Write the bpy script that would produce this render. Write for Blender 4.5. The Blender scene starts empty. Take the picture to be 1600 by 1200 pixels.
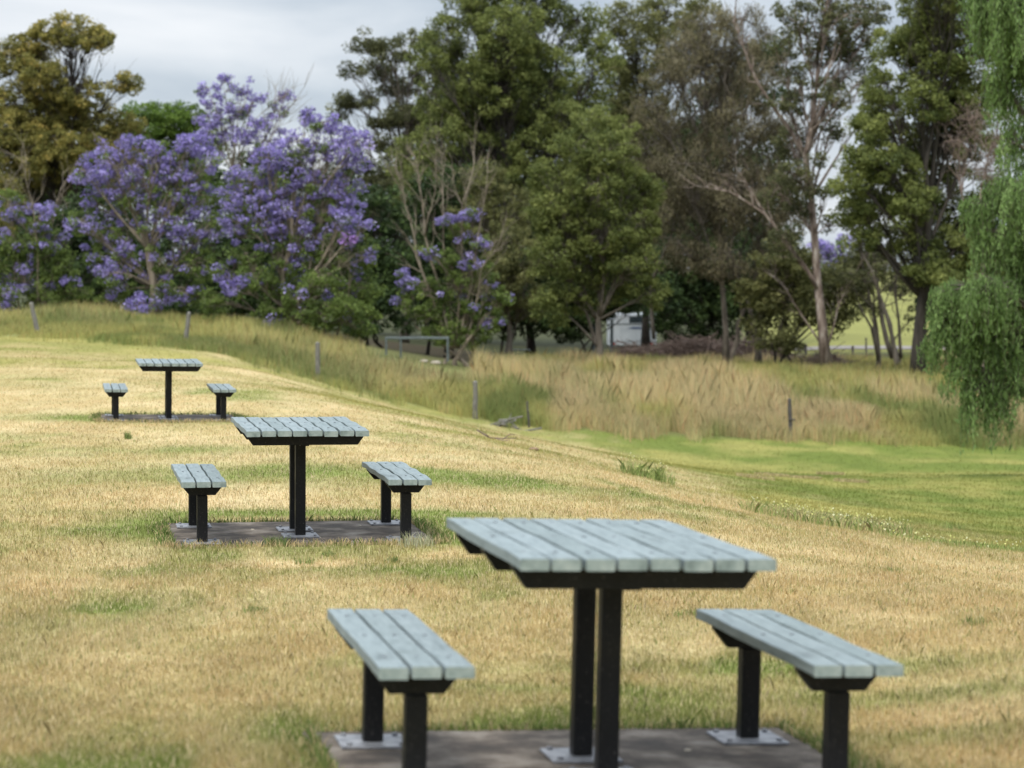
import bpy, math, random
import numpy as np
from mathutils import Vector, Matrix
random.seed(7); RS = np.random.RandomState(11)
SC = bpy.context.scene; COL = SC.collection
F = 3720.0; CAMZ = 1.73; PITCH = math.atan(180/F); cp, sp = math.cos(PITCH), math.sin(PITCH)

# ---------------------------------------------------------------- geometry of the view (used to survey the place)
def at(u, v, Y):
    xc = (u-800)/F; yc = (600-v)/F
    dy = cp + yc*sp; dz = -sp + yc*cp
    k = Y/dy
    return np.array([xc*k, Y, CAMZ + dz*k])
def uv(x, y, z):
    z = z-CAMZ
    d = y*cp - z*sp; up = y*sp + z*cp
    return 800 + F*x/d, 600 - F*up/d

# ---------------------------------------------------------------- helpers
def mesh_obj(name, V, Fs, mat=None, parent=None, smooth=False, attrs=None):
    V = np.asarray(V, np.float32); me = bpy.data.meshes.new(name)
    if isinstance(Fs, np.ndarray):
        n, k = Fs.shape
        me.vertices.add(len(V)); me.vertices.foreach_set('co', V.ravel())
        me.loops.add(n*k); me.loops.foreach_set('vertex_index', Fs.astype(np.int32).ravel())
        me.polygons.add(n)
        me.polygons.foreach_set('loop_start', np.arange(0, n*k, k, dtype=np.int32))
        me.polygons.foreach_set('loop_total', np.full(n, k, np.int32))
        me.update(calc_edges=True)
    else:
        me.from_pydata([tuple(map(float, v)) for v in V], [], Fs); me.update()
    if attrs:
        for an, (dom, arr) in attrs.items():
            if arr.ndim == 1:
                a = me.attributes.new(an, 'FLOAT', dom); a.data.foreach_set('value', arr.astype(np.float32))
            else:
                a = me.attributes.new(an, 'FLOAT_COLOR', dom)
                a.data.foreach_set('color', np.c_[arr, np.ones(len(arr))].astype(np.float32).ravel())
    if smooth:
        me.polygons.foreach_set('use_smooth', np.ones(len(me.polygons), bool))
    if mat: me.materials.append(mat)
    o = bpy.data.objects.new(name, me); COL.objects.link(o)
    if parent: o.parent = parent
    return o
def tag(o, label=None, cat=None, group=None, kind=None):
    if label: o['label'] = label
    if cat: o['category'] = cat
    if group: o['group'] = group
    if kind: o['kind'] = kind
    return o
def empty(name, loc, label, cat, group=None, rz=0):
    o = bpy.data.objects.new(name, None); COL.objects.link(o)
    o.location = loc; o.rotation_euler = (0, 0, rz); o.empty_display_size = .2
    return tag(o, label, cat, group)

class MB:                                   # collects polygons of one mesh
    def __init__(s): s.V = []; s.F = []
    def add(s, V, Fs):
        n = len(s.V); s.V += [tuple(v) for v in V]; s.F += [tuple(i+n for i in f) for f in Fs]
    def prism(s, prof, axis, a, b, off=(0, 0, 0)):   # profile in the two other axes, extruded from a to b
        n = len(prof); V = []
        for t in (a, b):
            for p in prof:
                if axis == 0: q = (t, p[0], p[1])
                elif axis == 1: q = (p[0], t, p[1])
                else: q = (p[0], p[1], t)
                V.append((q[0]+off[0], q[1]+off[1], q[2]+off[2]))
        s.add(V, [tuple(range(n)), tuple(range(2*n-1, n-1, -1))] + [(i, i+n, (i+1) % n+n, (i+1) % n) for i in range(n)])
    def box(s, x0, x1, y0, y1, z0, z1, c=0.0):
        if c <= 0: s.prism([(x0, y0), (x1, y0), (x1, y1), (x0, y1)], 2, z0, z1); return
        def ring(i, z): return [(x0+i+c, y0+i, z), (x1-i-c, y0+i, z), (x1-i, y0+i+c, z), (x1-i, y1-i-c, z), (x1-i-c, y1-i, z), (x0+i+c, y1-i, z), (x0+i, y1-i-c, z), (x0+i, y0+i+c, z)]
        R = ring(c, z0) + ring(0, z0+c) + ring(0, z1-c) + ring(c, z1)
        Fs = [tuple(range(7, -1, -1)), tuple(range(24, 32))]
        for k in range(3):
            for i in range(8): j = (i+1) % 8; Fs.append((k*8+i, k*8+j, k*8+8+j, k*8+8+i))
        s.add(R, Fs)
    def tube(s, pts, rad, n=6, cap=True):
        pts = [np.array(p, float) for p in pts]
        if not hasattr(rad, '__len__'): rad = [rad]*len(pts)
        m = len(s.V); ref = np.array([.31, .87, .2])
        for i, p in enumerate(pts):
            t = pts[min(i+1, len(pts)-1)] - pts[max(i-1, 0)]; t = t/(np.linalg.norm(t)+1e-9)
            a = np.cross(t, ref); a /= np.linalg.norm(a)+1e-9; b = np.cross(t, a)
            for k in range(n):
                w = 2*math.pi*k/n; s.V.append(tuple(p + rad[i]*(math.cos(w)*a+math.sin(w)*b)))
        for i in range(len(pts)-1):
            for k in range(n):
                k2 = (k+1) % n; s.F.append((m+i*n+k, m+i*n+k2, m+(i+1)*n+k2, m+(i+1)*n+k))
        if cap: s.F.append(tuple(m+k for k in range(n-1, -1, -1))); s.F.append(tuple(m+(len(pts)-1)*n+k for k in range(n)))
    def obj(s, name, mat, parent=None, smooth=False): return mesh_obj(name, s.V, s.F, mat, parent, smooth)

# ---------------------------------------------------------------- noise (numpy)
def _h(ix, iy, seed):
    n = (ix.astype(np.int64)*374761393 + iy.astype(np.int64)*668265263 + seed*974634777) & 0xffffffff
    n = ((n ^ (n >> 13))*1274126177) & 0xffffffff
    return ((n ^ (n >> 16)) & 0xffff)/65535.0
def vnoise(x, y, seed=0):
    ix = np.floor(x); iy = np.floor(y); fx = x-ix; fy = y-iy
    fx = fx*fx*(3-2*fx); fy = fy*fy*(3-2*fy)
    a = _h(ix, iy, seed); b = _h(ix+1, iy, seed); c = _h(ix, iy+1, seed); d = _h(ix+1, iy+1, seed)
    return (a*(1-fx)+b*fx)*(1-fy) + (c*(1-fx)+d*fx)*fy
def fbm(x, y, s, seed=0, octv=4):
    r = 0; a = 1; t = 0
    for k in range(octv):
        r = r + a*vnoise(x/s+17.3*k, y/s-9.1*k, seed+k); t += a; a *= .55; s /= 2.1
    return r/t
def sstep(a, b, x): t = np.clip((x-a)/(b-a), 0, 1); return t*t*(3-2*t)

# ---------------------------------------------------------------- picnic sets: where they stand
# (front edge centre of the table top u,v, distance, yaw, roll)
SETS = []
L, TW, SW, SP = 1.444, .84, .302, .707; THS = (.805, .79, .775)
for th_, (x, y, z, yaw, roll, pit) in zip(THS, ((.301,8.22,-.928,10.83,1.56,-.82), (-1.529,16.94,-1.096,10.91,.29,.33), (-4.622,32.02,-1.236,10.75,.72,.42))):
    M = Matrix.Rotation(math.radians(yaw), 4, 'Z') @ Matrix.Rotation(math.radians(roll), 4, 'Y') @ Matrix.Rotation(math.radians(pit), 4, 'X')
    c = Vector((x, y, z+CAMZ)) + M.to_3x3() @ Vector((0, 0, -th_))       # ground point under the table centre
    SETS.append((c, M))
def pad_local(x, y, i):
    c, M = SETS[i]; yaw = M.to_euler().z
    dx = x-c.x; dy = y-c.y; ca, sa = math.cos(yaw), math.sin(yaw)
    return dx*ca+dy*sa, -dx*sa+dy*ca
def pad_z(x, y, i):
    c, M = SETS[i]; n = M.to_3x3() @ Vector((0, 0, 1))
    return c.z - ((x-c.x)*n.x + (y-c.y)*n.y)/n.z
PADX, PADY = .92, .765

# ---------------------------------------------------------------- terrain: thin plate spline through surveyed points
S = [(0,1200,8.2),(500,1200,8.2),(900,1200,8.2),(1300,1200,8.1),(1600,1200,8.0),(0,1000,11.1),(400,1000,11.2),(900,1000,11.3),(1250,1000,11.2),(1600,1000,10.9),
 (0,850,16.1),(450,850,16.4),(900,850,16.6),(1200,850,17.6),(1450,905,15.5),(1600,903,17),(1600,855,25),(1600,800,38),(1600,745,57),(1600,700,79),
 (0,740,22.3),(480,730,23.5),(800,745,24),(1000,770,24),(1200,805,26),(850,712,31),(1000,745,33),(1200,770,37),(1100,735,52),(900,700,52),(900,677,78),(1100,687,79),(1350,693,80),
 (0,652,31.6),(265,655,31.6),(560,668,31.8),(620,650,38),(420,610,41),(250,592,45),(0,590,43),(150,560,60),(0,545,62),(0,527,77),(190,533,77),(330,549,77),(480,590,77),(620,628,77),(740,654,78),(560,628,55),(400,580,58),(720,672,55),
 (-250,530,80),(-600,520,90),(1900,702,80),(2300,705,80),(1900,760,50),(1850,900,18),(2000,1000,11),(-300,850,16),(-300,650,31),
 (50,496,106),(300,505,106),(450,525,106),(600,558,106),(800,585,110),(1200,594,112),(1600,596,112),
 (300,500,150),(600,540,150),(800,566,152),(1200,569,152),(1600,570,152),(1300,540,182),(1600,540,182),(900,545,182),(0,480,182),
 (1350,500,260),(900,500,260),(1350,462,400),(0,455,400),(1600,455,400)]
P = np.array([at(*q) for q in S])
P = np.r_[P, np.array([[0,0,.0],[6,0,-.15],[-6,0,.05],[0,-8,.1],[8,-8,-.1],[-8,-8,.1],[15,5,-.9],[-15,5,.0],[20,20,-2],[-25,25,0],[40,-20,-1],[-40,-20,.5],[60,60,-4.5],[-60,60,-.4],[120,200,-4],[-120,200,-1],[0,600,-1.5],[300,600,-1.5],[-300,600,-1.5]])]
# spline in a warped plane so that near and far points weigh alike
def warp(x, y): r = np.sqrt(x*x+(y+6)**2+4); k = np.log(1+r/6)*6/r*6; return x*k/6*3, (y+6)*k/6*3
def tps_U(r2): return np.where(r2 > 1e-12, r2*np.log(r2+1e-12), 0)
wx, wy = warp(P[:,0], P[:,1])
n = len(P); K = tps_U((wx[:,None]-wx[None])**2+(wy[:,None]-wy[None])**2)+np.eye(n)*.05
A = np.zeros((n+3, n+3)); A[:n,:n] = K; A[:n,n] = 1; A[:n,n+1] = wx; A[:n,n+2] = wy; A[n:,:n] = A[:n,n:].T
W = np.linalg.solve(A, np.r_[P[:,2], 0, 0, 0])
def tps(x, y):
    a, b = warp(x, y); z = W[n]+W[n+1]*a+W[n+2]*b
    for i in range(n): z = z + W[i]*tps_U((a-wx[i])**2+(b-wy[i])**2)
    return z
def height_exact(x, y):
    far = sstep(420, 800, np.hypot(x, y))
    z = tps(np.clip(x, -420, 420), np.clip(y, -40, 640))*(1-far) + far*(-1.5+1.5*vnoise(x/300, y/300, 3))
    z = z + (fbm(x, y, 2.2, 5, 3)-.5)*.05*sstep(4, 12, np.abs(y)) + (fbm(x, y, 9, 8, 2)-.5)*.16*sstep(35, 60, y)
    for i in range(3):
        lx, ly = pad_local(x, y, i)
        d = np.maximum(np.abs(lx)-PADX, np.abs(ly)-PADY)
        w = 1-sstep(.1, 1.6, d); z = z*(1-w) + (pad_z(x, y, i)-.035+.040*sstep(-.12, .06, d)*(ly < .5))*w
    return z
# fast lookup grid
def axis(lo, hi, fine, growth, c=0.0):
    a = [c]; d = fine
    while a[-1] < hi: a.append(a[-1]+d); d = max(fine, abs(a[-1]-c)*growth)
    b = [c]; d = fine
    while b[-1] > lo: b.append(b[-1]-d); d = max(fine, abs(b[-1]-c)*growth)
    return np.array(b[::-1][:-1]+a)
gx = axis(-1500, 1500, .13, .024); gy = np.r_[axis(-60, 0, .6, .1)[:-1], np.arange(0, 6, .5), axis(6, 2500, .14, .0115, 6.0)[1:]]
gy = np.unique(np.round(gy, 4)); gy = gy[gy > -61]
GX, GY = np.meshgrid(gx, gy); GZ = height_exact(GX.ravel(), GY.ravel()).reshape(GX.shape)
def height(x, y):
    x = np.asarray(x, float); y = np.asarray(y, float)
    i = np.clip(np.searchsorted(gx, x)-1, 0, len(gx)-2); j = np.clip(np.searchsorted(gy, y)-1, 0, len(gy)-2)
    fx = (x-gx[i])/(gx[i+1]-gx[i]); fy = (y-gy[j])/(gy[j+1]-gy[j])
    return (GZ[j,i]*(1-fx)+GZ[j,i+1]*fx)*(1-fy) + (GZ[j+1,i]*(1-fx)+GZ[j+1,i+1]*fx)*fy
def H(x, y): return float(height(np.array([x]), np.array([y]))[0])

# ---------------------------------------------------------------- where the grasses grow and what colour they have
DU = [-400,330,400,500,620,760,900,1050,1200,1400,1600,2100]; DV = [572,568,588,622,652,683,712,752,797,842,868,890]
TU = [-400,0,200,330,400,480,620,740,900,1100,1400,1600,2100]; TV = [524,527,533,549,566,590,629,654,673,686,692,700,702]
PATCH = []   # green patches on the dry slope: (u, v, Y, rx, ry, strength)
for (u, v, Y, rx, ry, s) in ((560,735,23.0,1.9,1.1,.75),(330,745,22,1.6,1.0,.5),(850,765,22.5,1.6,1.1,.45),(230,820,17.6,.45,.9,1.1),(470,812,18.6,1.6,.35,.9),(455,1165,9.0,.16,.4,.9),
    (1250,1075,10.4,1.0,.18,.7),(1450,1110,9.8,.7,.2,.7),(820,1118,9.9,.5,.1,.5),(1450,1180,8.9,.5,.2,.5),(60,715,25,2.2,1.6,.25),(200,640,32.5,1.6,.9,.8),
    (480,885,15.3,1.3,.7,-.45),(200,930,13.5,1.2,.7,-.3),(60,850,17,1.3,.6,.3),(1250,890,16,1.0,.5,.2),(260,690,26,1.4,.8,.35),(700,845,17.0,.3,.9,.7),(600,812,18.6,.9,.3,.8),(265,648,31.6,2.0,.5,.8),(330,880,15.5,.8,.4,.3),(560,905,14.5,.7,.4,.35)):
    p = at(u, v, Y); PATCH.append((p[0], Y, rx, ry, s))
def ground_col(x, y, z):
    u, v = uv(x, y, z); y_ = np.maximum(y, .1); u = np.where(y > 2, u, 800); v = np.where(y > 2, v, 1400)
    nb = fbm(x, y*.5, 2.4, 21, 4); nm = fbm(x, y*.38, .7, 31, 4); nf = fbm(x, y*.5, .2, 41, 3); nl = fbm(x, y*.5, 7, 51, 3)
    g = .17 + .6*sstep(.5, .68, nm)*sstep(.4, .62, nb) + .5*(nb-.5) + .5*(nf-.5) + .25*sstep(.45, .7, nl)
    for (px, py, rx, ry, s) in PATCH:
        g = g + s*np.exp(-(((x-px)/rx)**2+((y-py)/ry)**2))*(.45+1.1*nm)
    for i in range(3):
        lx, ly = pad_local(x, y, i); d = np.hypot(np.maximum(np.abs(lx)-PADX, 0), np.maximum(np.abs(ly)-PADY, 0))
        g = g + (.35,.55,.5)[i]*np.exp(-(d/(.10,.2,.25)[i])**2)*(ly > -PADY*.9)
    g = np.clip(g, 0, 1)[:,None]
    dry = np.array([.51,.38,.185]); pale = np.array([.67,.53,.30]); brown = np.array([.48,.33,.17]); green = np.array([.20,.235,.06])
    np2 = fbm(x*.8, y*.36, .5, 35, 4); k = np.clip((nf-.3)*.9+sstep(.44, .66, np2)*.6-.1, 0, 1)[:,None]; kb = np.clip(sstep(.52, .75, nl)*.8, 0, 1)[:,None]
    c = dry*(1-k)+pale*k; c = c*(1-kb*.6)+brown*kb*.6; c = c*(1-g)+green*g; c = c*(.88+.24*fbm(x, y*.4, .3, 37, 3))[:,None]
    # mown green strip below the bank
    dv = np.interp(u, DU, DV); m = sstep(-30, 40, (dv-v) + (nb-.5)*60 + (nm-.5)*44 + (nf-.5)*20)
    strip = np.array([.135,.17,.032]); strip2 = np.array([.33,.295,.09]); side = sstep(500, 760, u)
    ky = np.clip(sstep(.42, .72, nb)*.7 + .35*sstep(0, 60, 60-(dv-v))*side + .55*(1-side), 0, 1)[:,None]
    cs = strip*(1-ky)+strip2*ky; cs = cs*(.8+.4*nf[:,None])
    c = c*(1-m[:,None])+cs*m[:,None]
    # ground under the tall grass
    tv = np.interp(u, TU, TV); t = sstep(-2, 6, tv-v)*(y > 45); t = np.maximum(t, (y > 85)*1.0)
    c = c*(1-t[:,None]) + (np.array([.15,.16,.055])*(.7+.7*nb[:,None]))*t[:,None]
    w = sstep(100, 150, y)*(1-sstep(166, 172, y)); c = c*(1-w[:,None]) + np.array([.06,.05,.03])*w[:,None]  # shade of the wood put into the ground colour, darker past the paddock
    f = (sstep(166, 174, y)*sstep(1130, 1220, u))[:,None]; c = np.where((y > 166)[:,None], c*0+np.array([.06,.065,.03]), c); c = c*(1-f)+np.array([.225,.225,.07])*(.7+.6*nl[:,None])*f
    return np.clip(c, .01, .9), m, t

# ---------------------------------------------------------------- materials
def mat(name): m = bpy.data.materials.new(name); m.use_nodes = True; nt = m.node_tree; return m, nt, nt.nodes['Principled BSDF'], nt.nodes['Material Output']
def N(nt, t, **k):
    nd = nt.nodes.new(t)
    for a, b in k.items():
        if a in nd.inputs: nd.inputs[a].default_value = b
        else: setattr(nd, a, b)
    return nd
def ramp(nt, stops, fac=None):
    r = nt.nodes.new('ShaderNodeValToRGB'); e = r.color_ramp.elements
    while len(e) < len(stops): e.new(.5)
    for x, (p, c) in zip(e, stops): x.position = p; x.color = tuple(c)+(1,)
    if fac is not None: nt.links.new(fac, r.inputs[0])
    return r
def noise_mat(name, stops, scale=8, rough=.8, detail=6, stretch=None, bump=0, bscale=None, metal=0, spec=.4, dist=0):
    m, nt, b, o = mat(name); tc = N(nt, 'ShaderNodeTexCoord'); src = tc.outputs['Object']
    if stretch:
        mp = N(nt, 'ShaderNodeMapping'); mp.inputs['Scale'].default_value = stretch; nt.links.new(src, mp.inputs[0]); src = mp.outputs[0]
    nz = N(nt, 'ShaderNodeTexNoise', Scale=scale, Detail=detail, Roughness=.6, Distortion=dist); nt.links.new(src, nz.inputs['Vector'])
    r = ramp(nt, stops, nz.outputs[0]); nt.links.new(r.outputs[0], b.inputs['Base Color'])
    b.inputs['Roughness'].default_value = rough; b.inputs['Metallic'].default_value = metal; b.inputs['Specular IOR Level'].default_value = spec
    if bump:
        n2 = N(nt, 'ShaderNodeTexNoise', Scale=bscale or scale*3, Detail=5); nt.links.new(src, n2.inputs['Vector'])
        bp = N(nt, 'ShaderNodeBump', Strength=bump, Distance=.01); nt.links.new(n2.outputs[0], bp.inputs['Height']); nt.links.new(bp.outputs[0], b.inputs['Normal'])
    return m
def leaf_mat(name, stops, trans=.42, rough=.65, spec=.15):
    m, nt, b, o = mat(name); at_ = N(nt, 'ShaderNodeAttribute', attribute_name='tint')
    r = ramp(nt, stops, at_.outputs['Fac']); nt.links.new(r.outputs[0], b.inputs['Base Color'])
    b.inputs['Roughness'].default_value = rough; b.inputs['Specular IOR Level'].default_value = spec
    tr = N(nt, 'ShaderNodeBsdfTranslucent'); nt.links.new(r.outputs[0], tr.inputs[0])
    mx = N(nt, 'ShaderNodeMixShader', Fac=trans); nt.links.new(b.outputs[0], mx.inputs[1]); nt.links.new(tr.outputs[0], mx.inputs[2]); nt.links.new(mx.outputs[0], o.inputs[0])
    return m
def blade_mat(name, trans=.35):
    m, nt, b, o = mat(name); a = N(nt, 'ShaderNodeAttribute', attribute_name='col')
    nt.links.new(a.outputs['Color'], b.inputs['Base Color']); b.inputs['Roughness'].default_value = .6; b.inputs['Specular IOR Level'].default_value = .2
    tr = N(nt, 'ShaderNodeBsdfTranslucent'); nt.links.new(a.outputs['Color'], tr.inputs[0])
    mx = N(nt, 'ShaderNodeMixShader', Fac=trans); nt.links.new(b.outputs[0], mx.inputs[1]); nt.links.new(tr.outputs[0], mx.inputs[2]); nt.links.new(mx.outputs[0], o.inputs[0])
    return m
def ground_mat():
    m, nt, b, o = mat('ground_soil_and_turf'); a = N(nt, 'ShaderNodeAttribute', attribute_name='col'); tc = N(nt, 'ShaderNodeTexCoord')
    n1 = N(nt, 'ShaderNodeTexNoise', Scale=22, Detail=8, Roughness=.75); nt.links.new(tc.outputs['Object'], n1.inputs['Vector'])
    r = ramp(nt, [(.25, (.45,.43,.4)), (.5, (.85,.85,.85)), (.75, (1.2,1.2,1.15))], n1.outputs[0])
    mx = N(nt, 'ShaderNodeMix', data_type='RGBA', blend_type='MULTIPLY'); mx.inputs[0].default_value = 1
    nt.links.new(a.outputs['Color'], mx.inputs[6]); nt.links.new(r.outputs[0], mx.inputs[7]); nt.links.new(mx.outputs[2], b.inputs['Base Color'])
    b.inputs['Roughness'].default_value = .95; b.inputs['Specular IOR Level'].default_value = .1
    bp = N(nt, 'ShaderNodeBump', Strength=.6, Distance=.03); nt.links.new(n1.outputs[0], bp.inputs['Height']); nt.links.new(bp.outputs[0], b.inputs['Normal'])
    return m
M_ = {}
M_['ground'] = ground_mat(); M_['blade'] = blade_mat('grass_blades'); M_['tall'] = blade_mat('tall_grass_stalks', .3)
def plank_mat():
    m, nt, b, o = mat('weathered_plank'); tc = N(nt, 'ShaderNodeTexCoord'); at_ = N(nt, 'ShaderNodeAttribute', attribute_name='tint')
    mp = N(nt, 'ShaderNodeMapping'); mp.inputs['Scale'].default_value = (9, 1.1, 9); nt.links.new(tc.outputs['Object'], mp.inputs[0])
    n1 = N(nt, 'ShaderNodeTexNoise', Scale=6, Detail=8, Roughness=.65, noise_dimensions='4D'); nt.links.new(mp.outputs[0], n1.inputs['Vector']); nt.links.new(at_.outputs['Fac'], n1.inputs['W'])
    r1 = ramp(nt, [(.28,(.09,.118,.122)),(.44,(.172,.21,.215)),(.58,(.208,.25,.255)),(.76,(.275,.31,.312))], n1.outputs[0])
    n2 = N(nt, 'ShaderNodeTexNoise', Scale=5, Detail=9, Roughness=.7); nt.links.new(tc.outputs['Object'], n2.inputs['Vector'])
    r2 = ramp(nt, [(.30,(.62,.62,.60)),(.42,(.93,.93,.92)),(.62,(1,1,1)),(.74,(1.18,1.17,1.14))], n2.outputs[0])
    r3 = ramp(nt, [(0,(.86,.88,.86)),(1,(1.1,1.09,1.1))], at_.outputs['Fac'])
    m1 = N(nt, 'ShaderNodeMix', data_type='RGBA', blend_type='MULTIPLY'); m1.inputs[0].default_value = 1; nt.links.new(r1.outputs[0], m1.inputs[6]); nt.links.new(r2.outputs[0], m1.inputs[7])
    m2 = N(nt, 'ShaderNodeMix', data_type='RGBA', blend_type='MULTIPLY'); m2.inputs[0].default_value = 1; nt.links.new(m1.outputs[2], m2.inputs[6]); nt.links.new(r3.outputs[0], m2.inputs[7])
    nt.links.new(m2.outputs[2], b.inputs['Base Color']); b.inputs['Roughness'].default_value = .6; b.inputs['Specular IOR Level'].default_value = .3
    bp = N(nt, 'ShaderNodeBump', Strength=.25, Distance=.004); nt.links.new(n1.outputs[0], bp.inputs['Height']); nt.links.new(bp.outputs[0], b.inputs['Normal'])
    return m
M_['plank'] = plank_mat()
M_['plank_end'] = noise_mat('plank_end_grain', [(.3,(.13,.165,.155)),(.5,(.22,.265,.25)),(.75,(.33,.37,.345))], 16, .75, 6, None, .15)
def steel_mat():
    m, nt, b, o = mat('black_painted_steel'); tc = N(nt, 'ShaderNodeTexCoord')
    nz = N(nt, 'ShaderNodeTexNoise', Scale=90, Detail=3, Roughness=.6); nt.links.new(tc.outputs['Object'], nz.inputs['Vector'])
    r = ramp(nt, [(0,(.0055,.0055,.006)),(.58,(.0085,.0085,.009)),(.70,(.03,.028,.026)),(.76,(.14,.13,.12))], nz.outputs[0]); nt.links.new(r.outputs[0], b.inputs['Base Color'])
    n2 = N(nt, 'ShaderNodeTexNoise', Scale=6, Detail=4); nt.links.new(tc.outputs['Object'], n2.inputs['Vector'])
    rr = ramp(nt, [(.3,(.35,.35,.35)),(.7,(.6,.6,.6))], n2.outputs[0]); nt.links.new(rr.outputs[0], b.inputs['Roughness'])
    b.inputs['Specular IOR Level'].default_value = .22
    return m
M_['steel'] = steel_mat()
M_['plate'] = noise_mat('galvanised_plate', [(.3,(.10,.10,.11)),(.5,(.22,.225,.24)),(.7,(.34,.345,.36))], 14, .45, 6, None, .1, metal=.3)
M_['bolt'] = noise_mat('bolt_steel', [(.3,(.10,.11,.12)),(.7,(.2,.22,.23))], 20, .5, metal=.5)
M_['concrete'] = noise_mat('stained_concrete', [(.32,(.028,.023,.018)),(.44,(.06,.047,.036)),(.50,(.10,.08,.062)),(.57,(.16,.134,.108)),(.70,(.26,.235,.2))], 3.6, .9, 12, None, .35, 60)
M_['post'] = noise_mat('weathered_post_timber', [(.3,(.08,.075,.06)),(.5,(.16,.15,.13)),(.7,(.25,.24,.21))], 6, .9, 8, (8,8,1), .4)
M_['darkpost'] = noise_mat('dark_post_timber', [(.3,(.04,.035,.03)),(.7,(.11,.10,.09))], 8, .9, 6, (8,8,1), .4)
M_['bark_pale'] = noise_mat('pale_gum_bark', [(.34,(.06,.042,.032)),(.46,(.15,.11,.088)),(.58,(.27,.215,.18)),(.70,(.46,.41,.36))], 1.8, .85, 8, (2,2,.5), .4, 6)
M_['bark_grey'] = noise_mat('grey_bark', [(.3,(.06,.05,.04)),(.5,(.13,.11,.088)),(.7,(.22,.19,.155))], 2.0, .9, 8, (3,3,.6), .5, 8)
M_['bark_dark'] = noise_mat('dark_bark', [(.3,(.025,.021,.017)),(.6,(.06,.05,.04)),(.8,(.10,.085,.07))], 2.0, .9, 8, (3,3,.6), .5, 8)
M_['bark_tan'] = noise_mat('tan_stem_bark', [(.3,(.11,.09,.065)),(.5,(.20,.165,.12)),(.7,(.30,.25,.19))], 2.0, .9, 8, (3,3,.6), .4, 8)
M_['brush'] = noise_mat('dead_brushwood', [(.3,(.05,.034,.026)),(.5,(.095,.066,.052)),(.7,(.16,.12,.10))], 3.0, .9, 5)
M_['dead'] = noise_mat('dead_twigs', [(.3,(.10,.07,.055)),(.5,(.18,.13,.105)),(.7,(.27,.21,.175))], 3.0, .9, 5)
def L3(a, b, c, d=None): return [(0,a),(.4,b),(.8,c),(1,d or c)]
M_['gold'] = leaf_mat('golden_olive_leaves', L3((.10,.105,.03),(.22,.21,.06),(.40,.335,.095),(.62,.46,.14)))
M_['olive'] = leaf_mat('olive_leaves', L3((0.078,0.086,0.034),(0.150,0.156,0.058),(0.240,0.240,0.091),(0.325,0.312,0.130)))
M_['green'] = leaf_mat('mid_green_leaves', L3((0.074,0.095,0.030),(0.149,0.176,0.051),(0.243,0.270,0.081),(0.351,0.378,0.121)))
M_['bright'] = leaf_mat('bright_green_leaves', L3((0.057,0.098,0.021),(0.115,0.184,0.034),(0.196,0.287,0.057),(0.265,0.356,0.081)))
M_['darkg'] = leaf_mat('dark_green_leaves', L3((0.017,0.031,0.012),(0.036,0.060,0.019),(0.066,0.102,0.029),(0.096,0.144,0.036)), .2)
M_['dgum'] = leaf_mat('grey_green_leaves', L3((0.054,0.060,0.029),(0.102,0.110,0.050),(0.186,0.192,0.084),(0.300,0.294,0.132)))
M_['brown'] = leaf_mat('brown_needles', L3((0.075,0.067,0.039),(0.144,0.127,0.071),(0.218,0.190,0.109),(0.253,0.230,0.127)), .2)
M_['weep'] = leaf_mat('weeping_leaves', L3((0.077,0.121,0.039),(0.154,0.237,0.077),(0.242,0.352,0.121),(0.352,0.462,0.187)), .35)
M_['jleaf'] = leaf_mat('fern_leaves', L3((0.069,0.098,0.029),(0.127,0.178,0.046),(0.207,0.270,0.069),(0.287,0.356,0.098)), .35)
M_['violet'] = leaf_mat('violet_blossom', L3((.19,.155,.37),(.31,.26,.56),(.44,.38,.73),(.60,.53,.82)), .35, .7, .1)
M_['mauve'] = leaf_mat('mauve_blossom', L3((.22,.13,.32),(.36,.21,.52),(.48,.30,.66),(.58,.40,.72)), .35, .7, .1)

# ---------------------------------------------------------------- ground
V = np.c_[GX.ravel(), GY.ravel(), GZ.ravel()]; nx, ny = len(gx), len(gy)
idx = np.arange(nx*ny).reshape(ny, nx)
Fq = np.c_[idx[:-1,:-1].ravel(), idx[:-1,1:].ravel(), idx[1:,1:].ravel(), idx[1:,:-1].ravel()]
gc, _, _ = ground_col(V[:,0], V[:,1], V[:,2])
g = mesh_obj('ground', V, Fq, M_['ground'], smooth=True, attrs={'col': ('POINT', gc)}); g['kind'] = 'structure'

# ---------------------------------------------------------------- concrete pads
for i in range(3):
    c, M = SETS[i]; b = MB(); k = 26; rnd = random.Random(i)
    ring = []
    for t in range(4*k):
        s, q = divmod(t, k); f = q/k*2-1
        x, y = [(f*PADX, -PADY), (PADX, f*PADY), (-f*PADX, PADY), (-PADX, -f*PADY)][s]
        j = .014*math.sin(t*1.7+i)+rnd.uniform(-.012, .012); l = math.hypot(x, y)
        ring.append((x+x/l*j, y+y/l*j))
    n0 = len(ring)
    Vt = [(x, y, -.10) for x, y in ring]+[(x, y, -.008) for x, y in ring]+[(x*.993, y*.99, 0) for x, y in ring]
    b.add(Vt, [(a, (a+1) % n0, (a+1) % n0+n0, a+n0) for a in range(n0)]+[(a+n0, (a+1) % n0+n0, (a+1) % n0+2*n0, a+2*n0) for a in range(n0)]+[tuple(range(2*n0, 3*n0))])
    o = b.obj('pavement', M_['concrete']); o['kind'] = 'structure'; o.matrix_world = Matrix.Translation(c) @ M

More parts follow.
